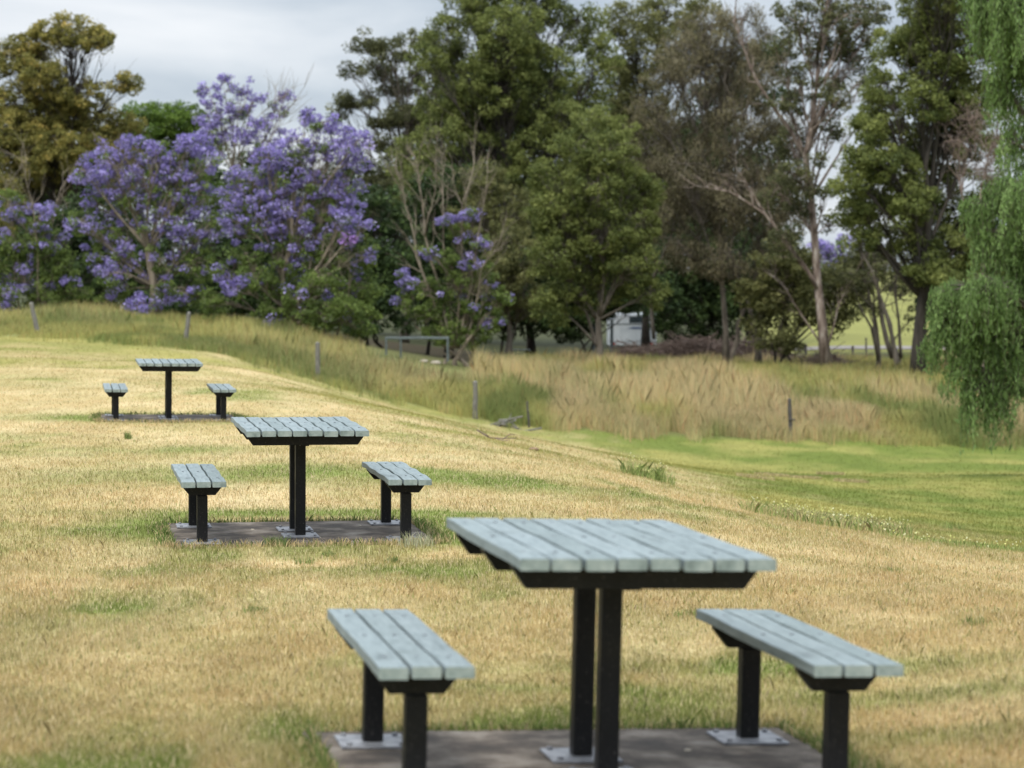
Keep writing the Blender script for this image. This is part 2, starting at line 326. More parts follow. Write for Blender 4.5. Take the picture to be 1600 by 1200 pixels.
# ---------------------------------------------------------------- picnic tables and benches
def planks(name, nP, width, length, z, parent, sag, seed, bear):
    rnd = random.Random(seed); b = MB(); pw = .0932; gap = (width-nP*pw)/(nP-1); th = .038; nseg = 22; ends = []; tn = []
    for p in range(nP):
        x0 = -width/2+p*(pw+gap); c = .003; ph = rnd.uniform(-.3, .3); am = sag*rnd.uniform(.75, 1.2); e0 = rnd.uniform(-.003, .003); e1 = rnd.uniform(-.003, .003); lat = rnd.uniform(-.002, .002)
        prof = [(c, 0), (pw-c, 0), (pw, c), (pw, th-c), (pw-c, th), (c, th), (0, th-c), (0, c)]
        m = len(b.V)
        for s in range(nseg+1):
            y = -length/2+e0+(length+e1-e0)*s/nseg; t = s/nseg
            dz = -am*math.sin(math.pi*(t-bear[0])/(bear[1]-bear[0]))**2
            if t < bear[0] or t > 1-bear[0]: dz = -am*1.1*(abs(t-(bear[0] if t < .5 else 1-bear[0]))/bear[0])
            dz += .0015*math.sin(9*t+ph*9)
            for (px, pz) in prof: b.V.append((x0+px+lat, y, z-th+pz+dz))
        for s in range(nseg):
            for k in range(8):
                k2 = (k+1) % 8; b.F.append((m+s*8+k, m+s*8+k2, m+s*8+8+k2, m+s*8+8+k))
        tn += [rnd.uniform(0, 1)]*(nseg*8+2); ends += [len(b.F), len(b.F)+1]
        b.F.append(tuple(m+k for k in range(7, -1, -1))); b.F.append(tuple(m+nseg*8+k for k in range(8)))
    o = b.obj(name, M_['plank'], parent); o.data.materials.append(M_['plank_end'])
    for e in ends: o.data.polygons[e].material_index = 1
    a = o.data.attributes.new('tint', 'FLOAT', 'FACE'); a.data.foreach_set('value', tn)
    return o, gap, pw
BOLT = None
def bolts(parent, nP, width, gap, pw, ys, z, dzs):
    global BOLT
    for p in range(nP):
        for y, dz in zip(ys, dzs):
            if BOLT is None:
                b = MB(); b.tube([(0, 0, -.004), (0, 0, .0015), (0, 0, .003)], [.0085, .0085, .006], 8); BOLT = b.obj('bolt', M_['bolt'], parent); o = BOLT
            else: o = BOLT.copy(); COL.objects.link(o); o.parent = parent
            o.location = (-width/2+p*(pw+gap)+pw/2, y, z+dz)
def crossbar(parent, y, z, top, low, h=.078, d=.05):
    b = MB(); b.prism([(-top/2, z), (-top/2, z-.012), (-low/2, z-h), (low/2, z-h), (top/2, z-.012), (top/2, z)], 1, y-d/2, y+d/2); return b.obj('crossbar', M_['steel'], parent)
def leg(parent, y, z, w=.072, pw=.25):
    b = MB(); b.box(-w/2, w/2, y-w/2, y+w/2, .008, z, .006); o = b.obj('leg', M_['steel'], parent)
    b = MB(); b.box(-pw/2, pw/2, y-pw/2, y+pw/2, 0.0, .012, .003)
    for sx in (-1, 1):
        for sy in (-1, 1): b.tube([(sx*pw*.38, y+sy*pw*.38, .011), (sx*pw*.38, y+sy*pw*.38, .021)], .011, 6)
    b.obj('base_plate', M_['plate'], o)
GT = 'square picnic tables on concrete pads'; GB = 'slatted benches beside the picnic tables'
tl = ['blurred nearest slatted picnic table with wide grey top in the foreground', 'middle picnic table with wavy grey planks and black twin posts', 'smallest and farthest slatted picnic table, up by the fence line']
bl = [('bench to the left of the nearest picnic table, its front leg cut by the frame', 'bench to the right of the nearest picnic table, largest bench in view'),
      ('bench to the left of the middle picnic table with the wavy planks', 'bench to the right of the middle picnic table, white grass stalks at its front leg'),
      ('small far bench on the left side of the farthest picnic table', 'small far bench on the right side of the farthest picnic table')]
for i in range(3):
    c, M = SETS[i]; Mw = Matrix.Translation(c) @ M; sag = (.0015, .0065, .004)[i]; TH = THS[i]; SH = TH-.341
    t = empty('picnic_table', (0, 0, 0), tl[i], 'picnic table', GT); t.matrix_world = Mw
    o, gap, pw = planks('tabletop', 8, TW, L, TH, t, sag, 40+i, (.13, .5)); ys = (-.37*L, 0, .37*L)
    bolts(o, 8, TW, gap, pw, ys, TH, (0, 0, 0))
    for y in ys: crossbar(t, y, TH-.038, .82, .725)
    b = MB(); b.box(-.03, .03, -.50, .50, TH-.128, TH-.1163); b.obj('beam', M_['steel'], t)
    for y in (-.195, .195): leg(t, y, TH-.128)
    for sx, lb in ((-1, bl[i][0]), (1, bl[i][1])):
        s = empty('bench', (0, 0, 0), lb, 'bench', GB); s.matrix_world = Mw @ Matrix.Translation((sx*SP, 0, 0))
        o, gap, pw = planks('seat', 3, SW, L, SH, s, sag*1.1, 60+2*i+sx, (.15, .5)); bolts(o, 3, SW, gap, pw, (-.35*L, 0, .35*L), SH, (0, 0, 0))
        for y in (-.35*L, .35*L): crossbar(s, y, SH-.038, .285, .178); leg(s, y, SH-.1165)
        b = MB(); b.box(-.11, .11, -.02, .02, SH-.046, SH-.0385); b.obj('strap', M_['steel'], s)

# ---------------------------------------------------------------- grass on the mown slope
def on_pad(x, y, mg=0.0, near=0.0):
    r = np.zeros(len(x), bool)
    for i in range(3):
        lx, ly = pad_local(x, y, i); r |= (np.abs(lx) < PADX-mg) & (np.abs(ly) < PADY-mg)
    return r
def blades(name, x, y, h, w, col, m, lean=.5, shade=True):
    n = len(x); z = height(x, y)
    for i in range(3):
        lx, ly = pad_local(x, y, i); on = (np.abs(lx) < PADX) & (np.abs(ly) < PADY); z = np.where(on, pad_z(x, y, i)-.003, z)
    a = RS.rand(n)*2*np.pi; l = h*lean*RS.rand(n); a2 = RS.rand(n)*np.pi
    dx = np.cos(a)*l; dy = np.sin(a)*l; wx_ = np.cos(a2)*w/2; wy_ = np.sin(a2)*w/2
    b0 = np.c_[x-wx_, y-wy_, z-.01]; b1 = np.c_[x+wx_, y+wy_, z-.01]
    m0 = np.c_[x+dx*.35+wx_*.8, y+dy*.35+wy_*.8, z+h*.6]; tp = np.c_[x+dx, y+dy, z+h]; m1 = np.c_[x+dx*.35-wx_*.8, y+dy*.35-wy_*.8, z+h*.6]
    Vv = np.stack([b0, b1, m0, tp, m1], 1).reshape(-1, 3); Ff = np.arange(5*n).reshape(n, 5)
    return mesh_obj(name, Vv, Ff, m, attrs={'col': ('FACE', col)})
nB = 950000
# spread evenly over the view: distance ~ 1/uniform
q = RS.rand(nB); Yb = 1/(1/6.9*(1-q)+1/84*q); xb = (RS.rand(nB)-.5)*2*(.262*Yb+.6)
zb = height(xb, Yb); cc, mm, tt = ground_col(xb, Yb, zb)
den = fbm(xb, Yb, .14, 77, 2); keep = (tt < .3) & (RS.rand(nB) < .35+1.1*den) & ~on_pad(xb, Yb, .02)
xb, Yb, cc, mm = xb[keep], Yb[keep], cc[keep], mm[keep]; n_ = len(xb)
clump = fbm(xb, Yb, .5, 91, 3); hh = (.012+.026*RS.rand(n_)**1.5)*(.5+1.0*clump)*(1+.2*mm)
tall = RS.rand(n_) < .008*(1+2*(clump > .6)); hh[tall] *= 1.9
rr = RS.rand(n_); col = cc*(.82+.36*rr[:,None])
strw = RS.rand(n_) < .2; col[strw & (mm < .5)] = np.array([.66,.55,.34])*(.8+.35*RS.rand((strw & (mm < .5)).sum())[:,None])
gr = (RS.rand(n_) < .07); col[gr] = np.array([.22,.26,.08])*(.7+.7*RS.rand(gr.sum())[:,None])
o = blades('lawn_grass', xb, Yb, hh, .0026*(.5+Yb/14)*(.7+.6*RS.rand(n_)), np.clip(col, .01, .9), M_['blade'], .7)
tag(o, 'mown dry straw and green grass covering the slope around the tables', 'grass', kind='stuff')
# rim of longer grass round the pads
xs = []; ys_ = []
for i in range(3):
    c, M = SETS[i]; yaw = M.to_euler().z; nr = (5200, 6500, 4200)[i]
    t = RS.rand(nr)*4; sd = t.astype(int); f = (t-sd)*2-1; off = np.abs(RS.randn(nr))*.05-.022
    lx = np.where(sd == 0, f*PADX, np.where(sd == 1, PADX+off, np.where(sd == 2, f*PADX, -PADX-off)))
    ly = np.where(sd == 0, -PADY-off+.02, np.where(sd == 1, f*PADY, np.where(sd == 2, PADY+off, f*PADY)))
    xs.append(c.x+lx*math.cos(yaw)-ly*math.sin(yaw)); ys_.append(c.y+lx*math.sin(yaw)+ly*math.cos(yaw))
xs = np.concatenate(xs); ys_ = np.concatenate(ys_); n_ = len(xs); k = RS.rand(n_)
lyv = np.full(n_, 9.0)
front = np.zeros(n_, bool)
for i in range(3):
    lx, ly = pad_local(xs, ys_, i); front |= (np.abs(lx) < PADX+.1) & (ly < -PADY+.1) & (ly > -PADY-.3)
col = np.where((k < np.where(front, .2, .72))[:,None], np.array([.15,.22,.055]), np.array([.58,.46,.25]))*(.6+.8*RS.rand(n_)[:,None])
o = blades('lawn_grass', xs, ys_, .02+.045*RS.rand(n_)**2, .004*(.6+ys_/20), np.clip(col, .01, .9), M_['blade'], .8); tag(o, 'longer unmown grass fringing the edges of the concrete pads', 'grass', kind='stuff')

# ---------------------------------------------------------------- tall grass in the paddock
nT = 600000; q = RS.rand(nT); Yt = 60*(1-q)+157*q; Yt = np.where(RS.rand(nT) < .45, 66+22*RS.rand(nT), Yt); xt = (RS.rand(nT)-.5)*2*(.25*Yt+2)
zt = height(xt, Yt); ut, vt = uv(xt, Yt, zt); tv = np.interp(ut, TU, TV)
edge = tv-vt; lim = np.interp(ut, [0, 450, 560, 600, 730, 800], [112, 112, 104, 92, 95, 148]); keep = (edge > (fbm(xt, Yt*.1, .9, 12, 4)-.5)*26+RS.randn(len(xt))*2.5) & (Yt < lim) & (fbm(xt, Yt, 1.6, 61, 3) > .30+.1*RS.rand(nT))
xt, Yt, ut, edge = xt[keep], Yt[keep], ut[keep], edge[keep]; n_ = len(xt)
big = fbm(xt, Yt*.22, 4.5, 71, 4); sm = fbm(xt, Yt*.4, 1.5, 73, 3); right = sstep(420, 900, ut)
grow = sstep(-2, 22, edge)
ht = (.34+.34*right+.34*RS.rand(n_))*(.35+1.1*sm)*(.5+.5*grow)*(.4+1.2*big)
straw = np.array([.60,.475,.27]); yg = np.array([.40,.385,.13]); gn = np.array([.19,.23,.07])
w1 = np.clip(sstep(.44, .60, big*.55+fbm(xt, Yt*.2, 2.2, 87, 3)*.45)*.72*(.3+.7*right)+.5*RS.rand(n_)-.27-.15*(1-grow), 0, 1)[:,None]; w2 = np.clip(sstep(.42, .66, fbm(xt, Yt*.2, 2.6, 83, 3))+.25*RS.rand(n_)-.12+.25*(1-grow), 0, 1)[:,None]
base = yg*(1-w2)+gn*w2; col = base*(1-w1)+straw*w1; rb = RS.rand(n_); col = col*(.7+.6*rb[:,None]); pk = RS.rand(n_) < .2; col[pk] = col[pk]*np.array([1.15,.92,.95])
o = blades('tall_grass', xt, Yt, ht, (.011+.016*RS.rand(n_))*(Yt/100), np.clip(col, .01, .9), M_['tall'], .42)
tag(o, 'tall unmown seeding grass, straw and green, filling the paddock beyond the fence posts', 'tall grass', kind='stuff')

# ---------------------------------------------------------------- trees
def frame_quads(c, nrm, ln, wd, up=None):
    n = len(c); t = RS.randn(n, 3) if up is None else up+RS.randn(n, 3)*.35
    t -= nrm*np.sum(t*nrm, 1)[:,None]; t /= np.linalg.norm(t, axis=1)[:,None]+1e-9; b = np.cross(nrm, t)
    a = t*ln[:,None]/2; bb = b*wd[:,None]/2
    return np.stack([c-a, c+bb-a*.1, c+a, c-bb-a*.1], 1).reshape(-1, 3), np.arange(4*n).reshape(n, 4)
def bez(a, c, b, k):
    t = np.linspace(0, 1, k)[:,None]; return (1-t)**2*a+2*t*(1-t)*c+t*t*b
LK = 1.75
def build_tree(name, label, cat, group, u, Y, blobs, leaf, bark, trunk_r=.25, lsize=.2, lper=46, cr=.55, cdens=1.0, trunk=None, fork=.35, flower=None, droop=0.0, aspect=.5, seed=0, stems=1, twig_r=.02, leafless=False, spread=.0, dscale=1.0, extra_limbs=(), umbrella=0.0, stem_spread=1.0):
    """blobs: (u, v, ru, rv[, dY[, flower share]]) - where the masses of the crown stand"""
    global RS
    RS = np.random.RandomState(500+seed); rnd = random.Random(seed)
    x0 = at(u, 0, Y)[0]; z0 = H(x0, Y); base = np.array([x0, Y, z0-.05]); root = empty(name, tuple(base), label, cat, group)
    B = []
    for k, bl_ in enumerate(blobs):
        bu, bv, ru, rv = bl_[:4]; dY = bl_[4] if len(bl_) > 4 else rnd.uniform(-1.6, 1.6)*dscale; fs = bl_[5] if len(bl_) > 5 else 1.0
        c = at(bu, bv, Y+dY); s = (Y+dY)/F; B.append((c-base, ru*s, max(ru, rv)*s*.95, rv*s, fs))
    top = max(B, key=lambda q: q[0][2]); cen = np.mean([q[0] for q in B], 0)
    tb = MB(); stemsP = []
    for s_ in range(stems):
        if trunk is not None and s_ == 0:
            tp = np.array([at(a, b, Y)-base for a, b in trunk]); tp[0] = (tp[0][0], 0, -.3)
            tp = np.array([tp[0]]+[tp[i]+np.array([0, rnd.uniform(-.15, .15)*i, 0]) for i in range(1, len(tp))])
        else:
            tgt = B[rnd.randrange(len(B))][0] if stems > 1 else cen*.4+top[0]*.6
            e = np.array([tgt[0]*.8, tgt[1]*.8, tgt[2]*(.8 if stems == 1 else rnd.uniform(.6, .95))]); k = 7
            ox = rnd.uniform(-.5, .5)*(stems > 1)*stem_spread; oy = rnd.uniform(-.5, .5)*(stems > 1)*stem_spread
            tp = np.array([[ox+(e[0]-ox)*t**1.5+rnd.uniform(-.15, .15)*(t > 0), oy+(e[1]-oy)*t**1.5+rnd.uniform(-.15, .15)*(t > 0), -.2+(e[2]+.2)*t] for t in np.linspace(0, 1, k)])
        r = trunk_r/(1 if stems == 1 else math.sqrt(stems)*.8); kk = len(tp)
        rad = [r*(1.45 if i == 0 else 1.0)*(1-.80*i/(kk-1)) for i in range(kk)]
        tb.tube(tp, rad, 9); stemsP.append((tp, rad))
    LV, LF, LT = [], [], []; FV, FF_, FT, FM = [], [], [], []; nl = nf = 0
    for (pts_, r_) in extra_limbs:
        pp = np.array([at(a, b, Y)-base for a, b in pts_]); pp[:,1] += np.linspace(0, rnd.uniform(-1.5, 1.5), len(pp)); pf = np.concatenate([bez(pp[i], (pp[i]+pp[i+1])/2+RS.randn(3)*.05*np.linalg.norm(pp[i+1]-pp[i]), pp[i+1], 4)[:-1] for i in range(len(pp)-1)]+[pp[-1:]]); tb.tube(pf, [max(.012, r_*(1-.88*i/(len(pf)-1))) for i in range(len(pf))], 6)
        for i in range(len(pf)//3, len(pf)):
            for _ in range(2):
                dr = (pf[i]-pf[i-1]); dr /= np.linalg.norm(dr); e = pf[i]+(dr*.8+RS.randn(3)*.55+np.array([0, 0, .3]))*rnd.uniform(.4, 1.3); mm_ = (pf[i]+e)/2+RS.randn(3)*.1
                tb.tube([pf[i], mm_, e], [max(.01, r_*.28), max(.008, r_*.2), .005], 4, False)
                for _ in range(2): e2 = e+(dr*.5+RS.randn(3)*.5)*.55; tb.tube([mm_, (mm_+e2)/2+RS.randn(3)*.05, e2], [.011, .008, .004], 3, False)
    for (c, rx, ry, rz, fs) in B:
        tp, rad = min(stemsP, key=lambda q: np.min(np.linalg.norm(q[0]-c, axis=1))); zt_ = c[2]*(fork+.25*rnd.random())
        i = int(np.argmin(np.abs(tp[:,2]-zt_))); a = tp[i]; mid = (a+c)/2+np.array([0, 0, rnd.uniform(-.1, .15)*np.linalg.norm(c-a)])+RS.randn(3)*.12*np.linalg.norm(c-a)*.5
        lp = bez(a, mid, c+np.array([0, 0, rz*.2]), 7); r0 = min(rad[i]*.5, .02+.018*np.linalg.norm(c-a)); tb.tube(lp, [r0*(1-.78*k/6) for k in range(7)], 6)
        R = (rx*ry*rz)**(1/3); nc = max(6, int(cdens*4.6*(R/cr)**2))
        d = RS.randn(nc, 3); d /= np.linalg.norm(d, axis=1)[:,None]
        if umbrella: d[:,2] = np.abs(d[:,2])*umbrella+d[:,2]*(1-umbrella)
        rr_ = (.35+.65*RS.rand(nc)**.6)[:,None]; cc_ = c+d*rr_*np.array([rx, ry, rz])
        for k in range(nc):
            p = cc_[k]; sgm = lp[rnd.randrange(3, 7)]
            mp = (sgm+p)/2+RS.randn(3)*.12*np.linalg.norm(p-sgm)+np.array([0, 0, .08*np.linalg.norm(p-sgm)])
            tb.tube([sgm, mp, p], [twig_r*1.5, twig_r, twig_r*.45], 4, False)
            if leafless or lper < 5:
                for _ in range(4):
                    e = p+RS.randn(3)*cr*.8+np.array([0, 0, cr*.3]); tb.tube([mp if rnd.random() < .5 else p, (p+e)/2+RS.randn(3)*.1, e], [twig_r*.8, twig_r*.6, twig_r*.3], 3, False)
            if leafless: continue
            FX = flower
            if fs > 1.5: fs_ = fs-1
            else: fs_ = fs*.88
            m_ = int(lper*LK*rnd.uniform(.6, 1.35)); ct = rnd.gauss(0, .16); isf = flower is not None and rnd.random() < fs_
            dd = RS.randn(m_, 3); dd /= np.linalg.norm(dd, axis=1)[:,None]; q_ = (.25+.75*RS.rand(m_)**.5)[:,None]
            sc = cr*rnd.uniform(.65, 1.25)*np.array([1, 1, .72]); pos = p+dd*q_*sc
            if droop: pos[:,2] -= droop*RS.rand(m_)**1.5*cr*2; 
            nr = dd*.5+RS.randn(m_, 3)*.6+np.array([0, 0, .35*(1-min(droop, 1))]); nr /= np.linalg.norm(nr, axis=1)[:,None]
            ls = lsize*.93*(.6+.8*RS.rand(m_)); tint = np.clip(.42+ct+RS.randn(m_)*.17, 0, 1)
            upv = np.array([0, 0, -1.0]) if droop else None
            if isf:
                hf = RS.rand(m_) < .86; v_, f_ = frame_quads(pos[hf], nr[hf], ls[hf]*.85, ls[hf]*.7); FV.append(v_); FF_.append(f_+nf); nf += len(v_); FT.append(tint[hf]); FM.append(np.full(int(hf.sum()), 1.0 if fs > 1.5 else 0.0)); hf = ~hf
                if hf.any(): v_, f_ = frame_quads(pos[hf], nr[hf], ls[hf], ls[hf]*aspect, upv); LV.append(v_); LF.append(f_+nl); nl += len(v_); LT.append(tint[hf])
            else:
                v_, f_ = frame_quads(pos, nr, ls, ls*aspect, upv); LV.append(v_); LF.append(f_+nl); nl += len(v_); LT.append(tint)
    tb.obj('trunk', bark, root, True)
    if LV: mesh_obj('crown', np.concatenate(LV), np.concatenate(LF), leaf, root, attrs={'tint': ('FACE', np.concatenate(LT))})
    if FV:
        fo = mesh_obj('blossom', np.concatenate(FV), np.concatenate(FF_), flower, root, attrs={'tint': ('FACE', np.concatenate(FT))}); FM = np.concatenate(FM)
        if FM.any(): fo.data.materials.append(M_['mauve']); fo.data.polygons.foreach_set('material_index', FM.astype(np.int32))
    return root
GTR = 'trees along the far side of the paddock'; GJ = 'violet flowering jacaranda trees'
m = M_
# gums and evergreens
build_tree('gum_tree', 'golden olive gum tree with umbrella crown at the left edge against the sky', 'tree', GTR, 118, 140,
  [(112,52,60,30,0),(150,62,32,26),(60,72,35,30),(20,95,42,40),(196,132,30,20,-1),(60,120,50,34),(20,165,50,40),(112,150,60,34),(60,200,60,42),(150,195,45,40),(10,240,50,40),(110,235,60,40),(170,240,45,36),(40,280,60,40),(130,285,60,40),(80,250,60,50),(150,240,40,40),(100,180,50,36),(20,210,50,44),(200,200,30,26),(180,290,40,30)],
  m['gold'], m['bark_dark'], .28, .19, 40, .42, 1.0, umbrella=.15, seed=1, fork=.45, trunk=[(118,560),(112,400),(108,260),(104,170),(100,90)], extra_limbs=[([(108,260),(85,190),(60,130)], .12), ([(106,200),(150,130),(190,125)], .08), ([(106,170),(130,110),(145,70)], .07)])
build_tree('gum_tree', 'dim olive gum tree cut by the left edge below the golden crown', 'tree', GTR, -30, 128, [(-40,180,50,60),(0,310,40,40),(-60,280,60,60),(-30,350,60,50)], m['gold'], m['bark_grey'], .25, .2, 46, .5, seed=2)
build_tree('evergreen_tree', 'bright green leafy tree behind the jacarandas under the sky', 'tree', GTR, 255, 150, [(215,200,50,34),(262,190,48,30),(305,186,36,26),(240,235,60,40),(300,235,50,40),(190,235,40,40),(270,290,70,50)], m['bright'], m['bark_dark'], .25, .22, 50, .55, seed=3)
build_tree('gum_tree', 'dark grey green gum tree with open layered crown right of the jacarandas', 'tree', GTR, 630, 168,
  [(572,72,36,28),(612,88,34,24),(648,66,38,22),(690,70,28,24),(548,112,22,18),(560,160,42,24),(618,140,44,26),(672,120,40,30),(532,178,24,20),(640,180,44,28),(690,170,36,32),(600,225,30,24),(655,235,50,34),(640,290,50,40),(600,330,50,50),(600,280,40,40),(590,110,34,26),(630,190,40,30),(670,200,40,40),(600,190,30,24)],
  m['dgum'], m['bark_grey'], .3, .22, 46, .6, .85, umbrella=.35, seed=4, fork=.5)
build_tree('evergreen_tree', 'tallest broad green tree in the centre, its top reaching out of the picture', 'tree', GTR, 835, 152,
  [(700,50,40,36),(760,20,56,40),(830,10,60,44),(900,40,50,44),(945,90,30,40),(720,110,52,42),(790,90,58,42),(870,110,58,42),(680,160,40,40),(745,175,56,40),(920,160,46,44),(690,225,52,42),(765,235,58,42),(850,235,60,40),(925,230,50,42),(640,245,40,30),(650,290,46,44),(720,300,60,44),(800,300,60,50),(880,300,60,50),(840,-40,70,40),(790,140,60,50),(830,190,60,50),(760,130,50,40),(720,170,50,40),(880,190,50,50),(800,50,60,50),(740,-10,50,40),(670,100,30,30),(900,330,60,60),(760,360,70,50),(860,370,70,50)],
  m['green'], m['bark_dark'], .34, .22, 46, .58, .9, seed=5, fork=.4, stems=2, dscale=1.4)
build_tree('evergreen_tree', 'olive bushy tree in front of the tall green tree, right of the small jacaranda', 'tree', GTR, 800, 138, [(750,285,40,34),(790,330,46,40),(745,345,44,40),(800,395,50,44),(770,440,50,44),(820,460,44,44)], m['olive'], m['bark_grey'], .2, .19, 46, .5, seed=6)
build_tree('evergreen_tree', 'fresh green rounded tree left of the white trailer with low hanging leaves', 'tree', GTR, 940, 126,
  [(905,235,44,34),(955,240,46,36),(870,285,46,40),(930,295,54,44),(985,290,40,40),(880,345,52,44),(950,355,54,44),(1000,350,36,40),(860,400,40,40),(920,410,52,40),(985,415,44,36),(1022,458,24,26),(890,455,44,34),(955,450,40,26),(860,480,34,30),(850,330,34,30),(930,190,34,26),(1010,300,34,34),(975,200,24,20)],
  m['green'], m['bark_grey'], .22, .19, 50, .5, 1.0, seed=7, extra_limbs=[([(935,545),(920,500),(908,460),(902,420)], .13)])
build_tree('evergreen_tree', 'olive green tree top showing between the tall green tree and the brown one', 'tree', GTR, 1010, 166, [(985,40,44,38),(1040,25,50,40),(1000,100,50,44),(965,120,30,36),(1060,80,50,46),(1000,160,50,44),(960,190,40,40),(1095,30,40,40),(1000,230,60,50),(1010,300,50,50),(1050,350,50,50),(990,200,44,40),(900,200,46,36),(1020,400,40,40)], m['olive'], m['bark_dark'], .3, .22, 46, .6, seed=8)
build_tree('casuarina_tree', 'brown grey feathery tree with fine drooping twigs, left of the pale tall trunk', 'tree', GTR, 1168, 132,
  [(1110,50,54,44),(1165,40,50,44),(1060,120,52,46),(1130,115,56,46),(1190,105,44,44),(1020,170,44,40),(1080,195,56,46),(1150,190,56,46),(1210,180,40,40),(1010,240,44,40),(1070,265,56,44),(1140,265,56,46),(1200,255,44,44),(1040,330,50,40),(1110,335,56,44),(1180,330,56,44),(1060,385,46,40),(1130,400,50,40),(1200,400,48,40),(1080,80,50,44),(1150,90,50,44),(1230,215,30,30),(1230,290,34,34),(1090,300,60,44),(1160,300,60,44),(1225,340,34,30)],
  m['brown'], m['bark_grey'], .3, .26, 48, .55, .85, droop=.5, aspect=.16, stems=4, seed=9, fork=.45, stem_spread=2.5, extra_limbs=[([(1022,530),(1018,440),(1000,380),(985,330)], .12), ([(1018,440),(1045,380),(1070,310)], .10), ([(1160,500),(1150,430),(1172,360),(1168,300)], .10), ([(1180,500),(1200,420),(1240,370)], .07), ([(1150,40),(1130,130),(1180,200)], .05)])
build_tree('gum_tree', 'tall gum tree with long pale pinkish trunk and thin open crown on the right', 'tree', GTR, 1292, 122,
  [(1240,20,34,26),(1290,20,36,24),(1345,15,36,24),(1225,70,30,24),(1275,85,30,20),(1330,75,34,24),(1365,50,22,20),(1245,120,28,22),(1310,130,30,18),(1350,120,20,14),(1222,160,26,22),(1232,215,28,22),(1290,180,20,12),(1235,270,24,20),(1300,-30,60,30),(1250,330,28,22),(1225,380,30,26),(1345,190,14,10),(1260,55,34,26),(1305,75,30,22),(1255,160,30,26),(1340,95,30,24),(1320,30,40,26),(1215,300,30,30),(1240,240,26,26),(1375,20,24,20),(1300,205,26,16),(1285,250,18,14),(1310,150,30,22),(1290,300,16,12),(1300,350,18,14),(1250,290,30,26)],
  m['dgum'], m['bark_pale'], .26, .18, 30, .42, .75, umbrella=.0, seed=10, fork=.62, trunk=[(1292,575),(1284,500),(1278,440),(1272,370),(1268,310),(1258,245),(1264,205),(1276,140),(1282,70),(1290,0)],
  extra_limbs=[([(1258,245),(1235,205),(1195,150),(1165,90),(1145,40)], .15), ([(1276,450),(1245,400),(1195,335),(1140,300),(1085,290)], .12), ([(1264,205),(1292,160),(1310,110),(1320,40)], .12), ([(1195,335),(1175,300),(1150,260)], .07), ([(1268,200),(1300,170),(1340,160)], .05), ([(1272,165),(1310,185),(1335,160),(1350,110)], .04), ([(1288,545),(1240,470),(1215,430)], .06), ([(1290,550),(1310,480),(1330,440)], .06)])
build_tree('evergreen_tree', 'large dense dark green tree at upper right with rounded clumps', 'tree', GTR, 1440, 112,
  [(1440,25,50,40),(1495,20,50,44),(1400,75,40,36),(1455,90,54,42),(1515,90,46,44),(1385,135,42,34),(1440,160,50,40),(1500,160,50,44),(1370,195,42,32),(1425,220,50,38),(1350,240,36,26),(1395,265,48,34),(1340,290,36,24),(1460,275,50,40),(1520,230,44,40),(1430,325,46,34),(1490,335,54,40),(1540,310,44,44),(1480,395,50,40),(1530,390,48,44),(1450,425,34,30),(1500,445,44,36),(1560,450,50,50),(1480,-20,70,40),(1355,205,34,28),(1350,330,30,24),(1375,250,40,34),(1410,300,44,34),(1330,265,24,18),(1480,200,50,50),(1420,380,40,34),(1450,60,50,50),(1520,160,50,50),(1335,300,26,24),(1325,335,24,20),(1350,370,26,22),(1310,290,14,12),(1370,160,30,30)],
  m['green'], m['bark_dark'], .36, .18, 54, .46, .95, seed=11, fork=.4, dscale=1.2)
build_tree('gum_tree', 'slim grey stemmed tree with sparse leaves standing right of the tall pale trunk', 'tree', GTR, 1392, 124, [(1370,340,34,28),(1400,370,34,30),(1350,380,26,24),(1385,415,30,24),(1330,430,24,20),(1425,400,26,24),(1375,300,30,20),(1400,440,26,20),(1350,450,20,16),(1360,480,16,14),(1430,450,24,20),(1375,385,30,26),(1340,350,24,22),(1425,500,14,20)], m['dgum'], m['bark_grey'], .24, .17, 34, .42, .7, stems=4, seed=12, fork=.6, stem_spread=1.8, extra_limbs=[([(1408,560),(1404,500),(1400,430),(1415,380)], .10), ([(1372,560),(1366,500),(1352,440),(1345,390)], .10), ([(1395,560),(1375,470),(1370,380),(1380,320)], .15)])
build_tree('dead_tree', 'leafless brown twiggy tree at the right between two green crowns', 'dead tree', None, 1545, 92, [(1520,190,34,30),(1550,230,38,30),(1500,225,30,26),(1540,270,40,26),(1570,190,30,30)], None, m['dead'], .14, cr=.55, cdens=2.2, leafless=True, seed=13, twig_r=.012, fork=.7)
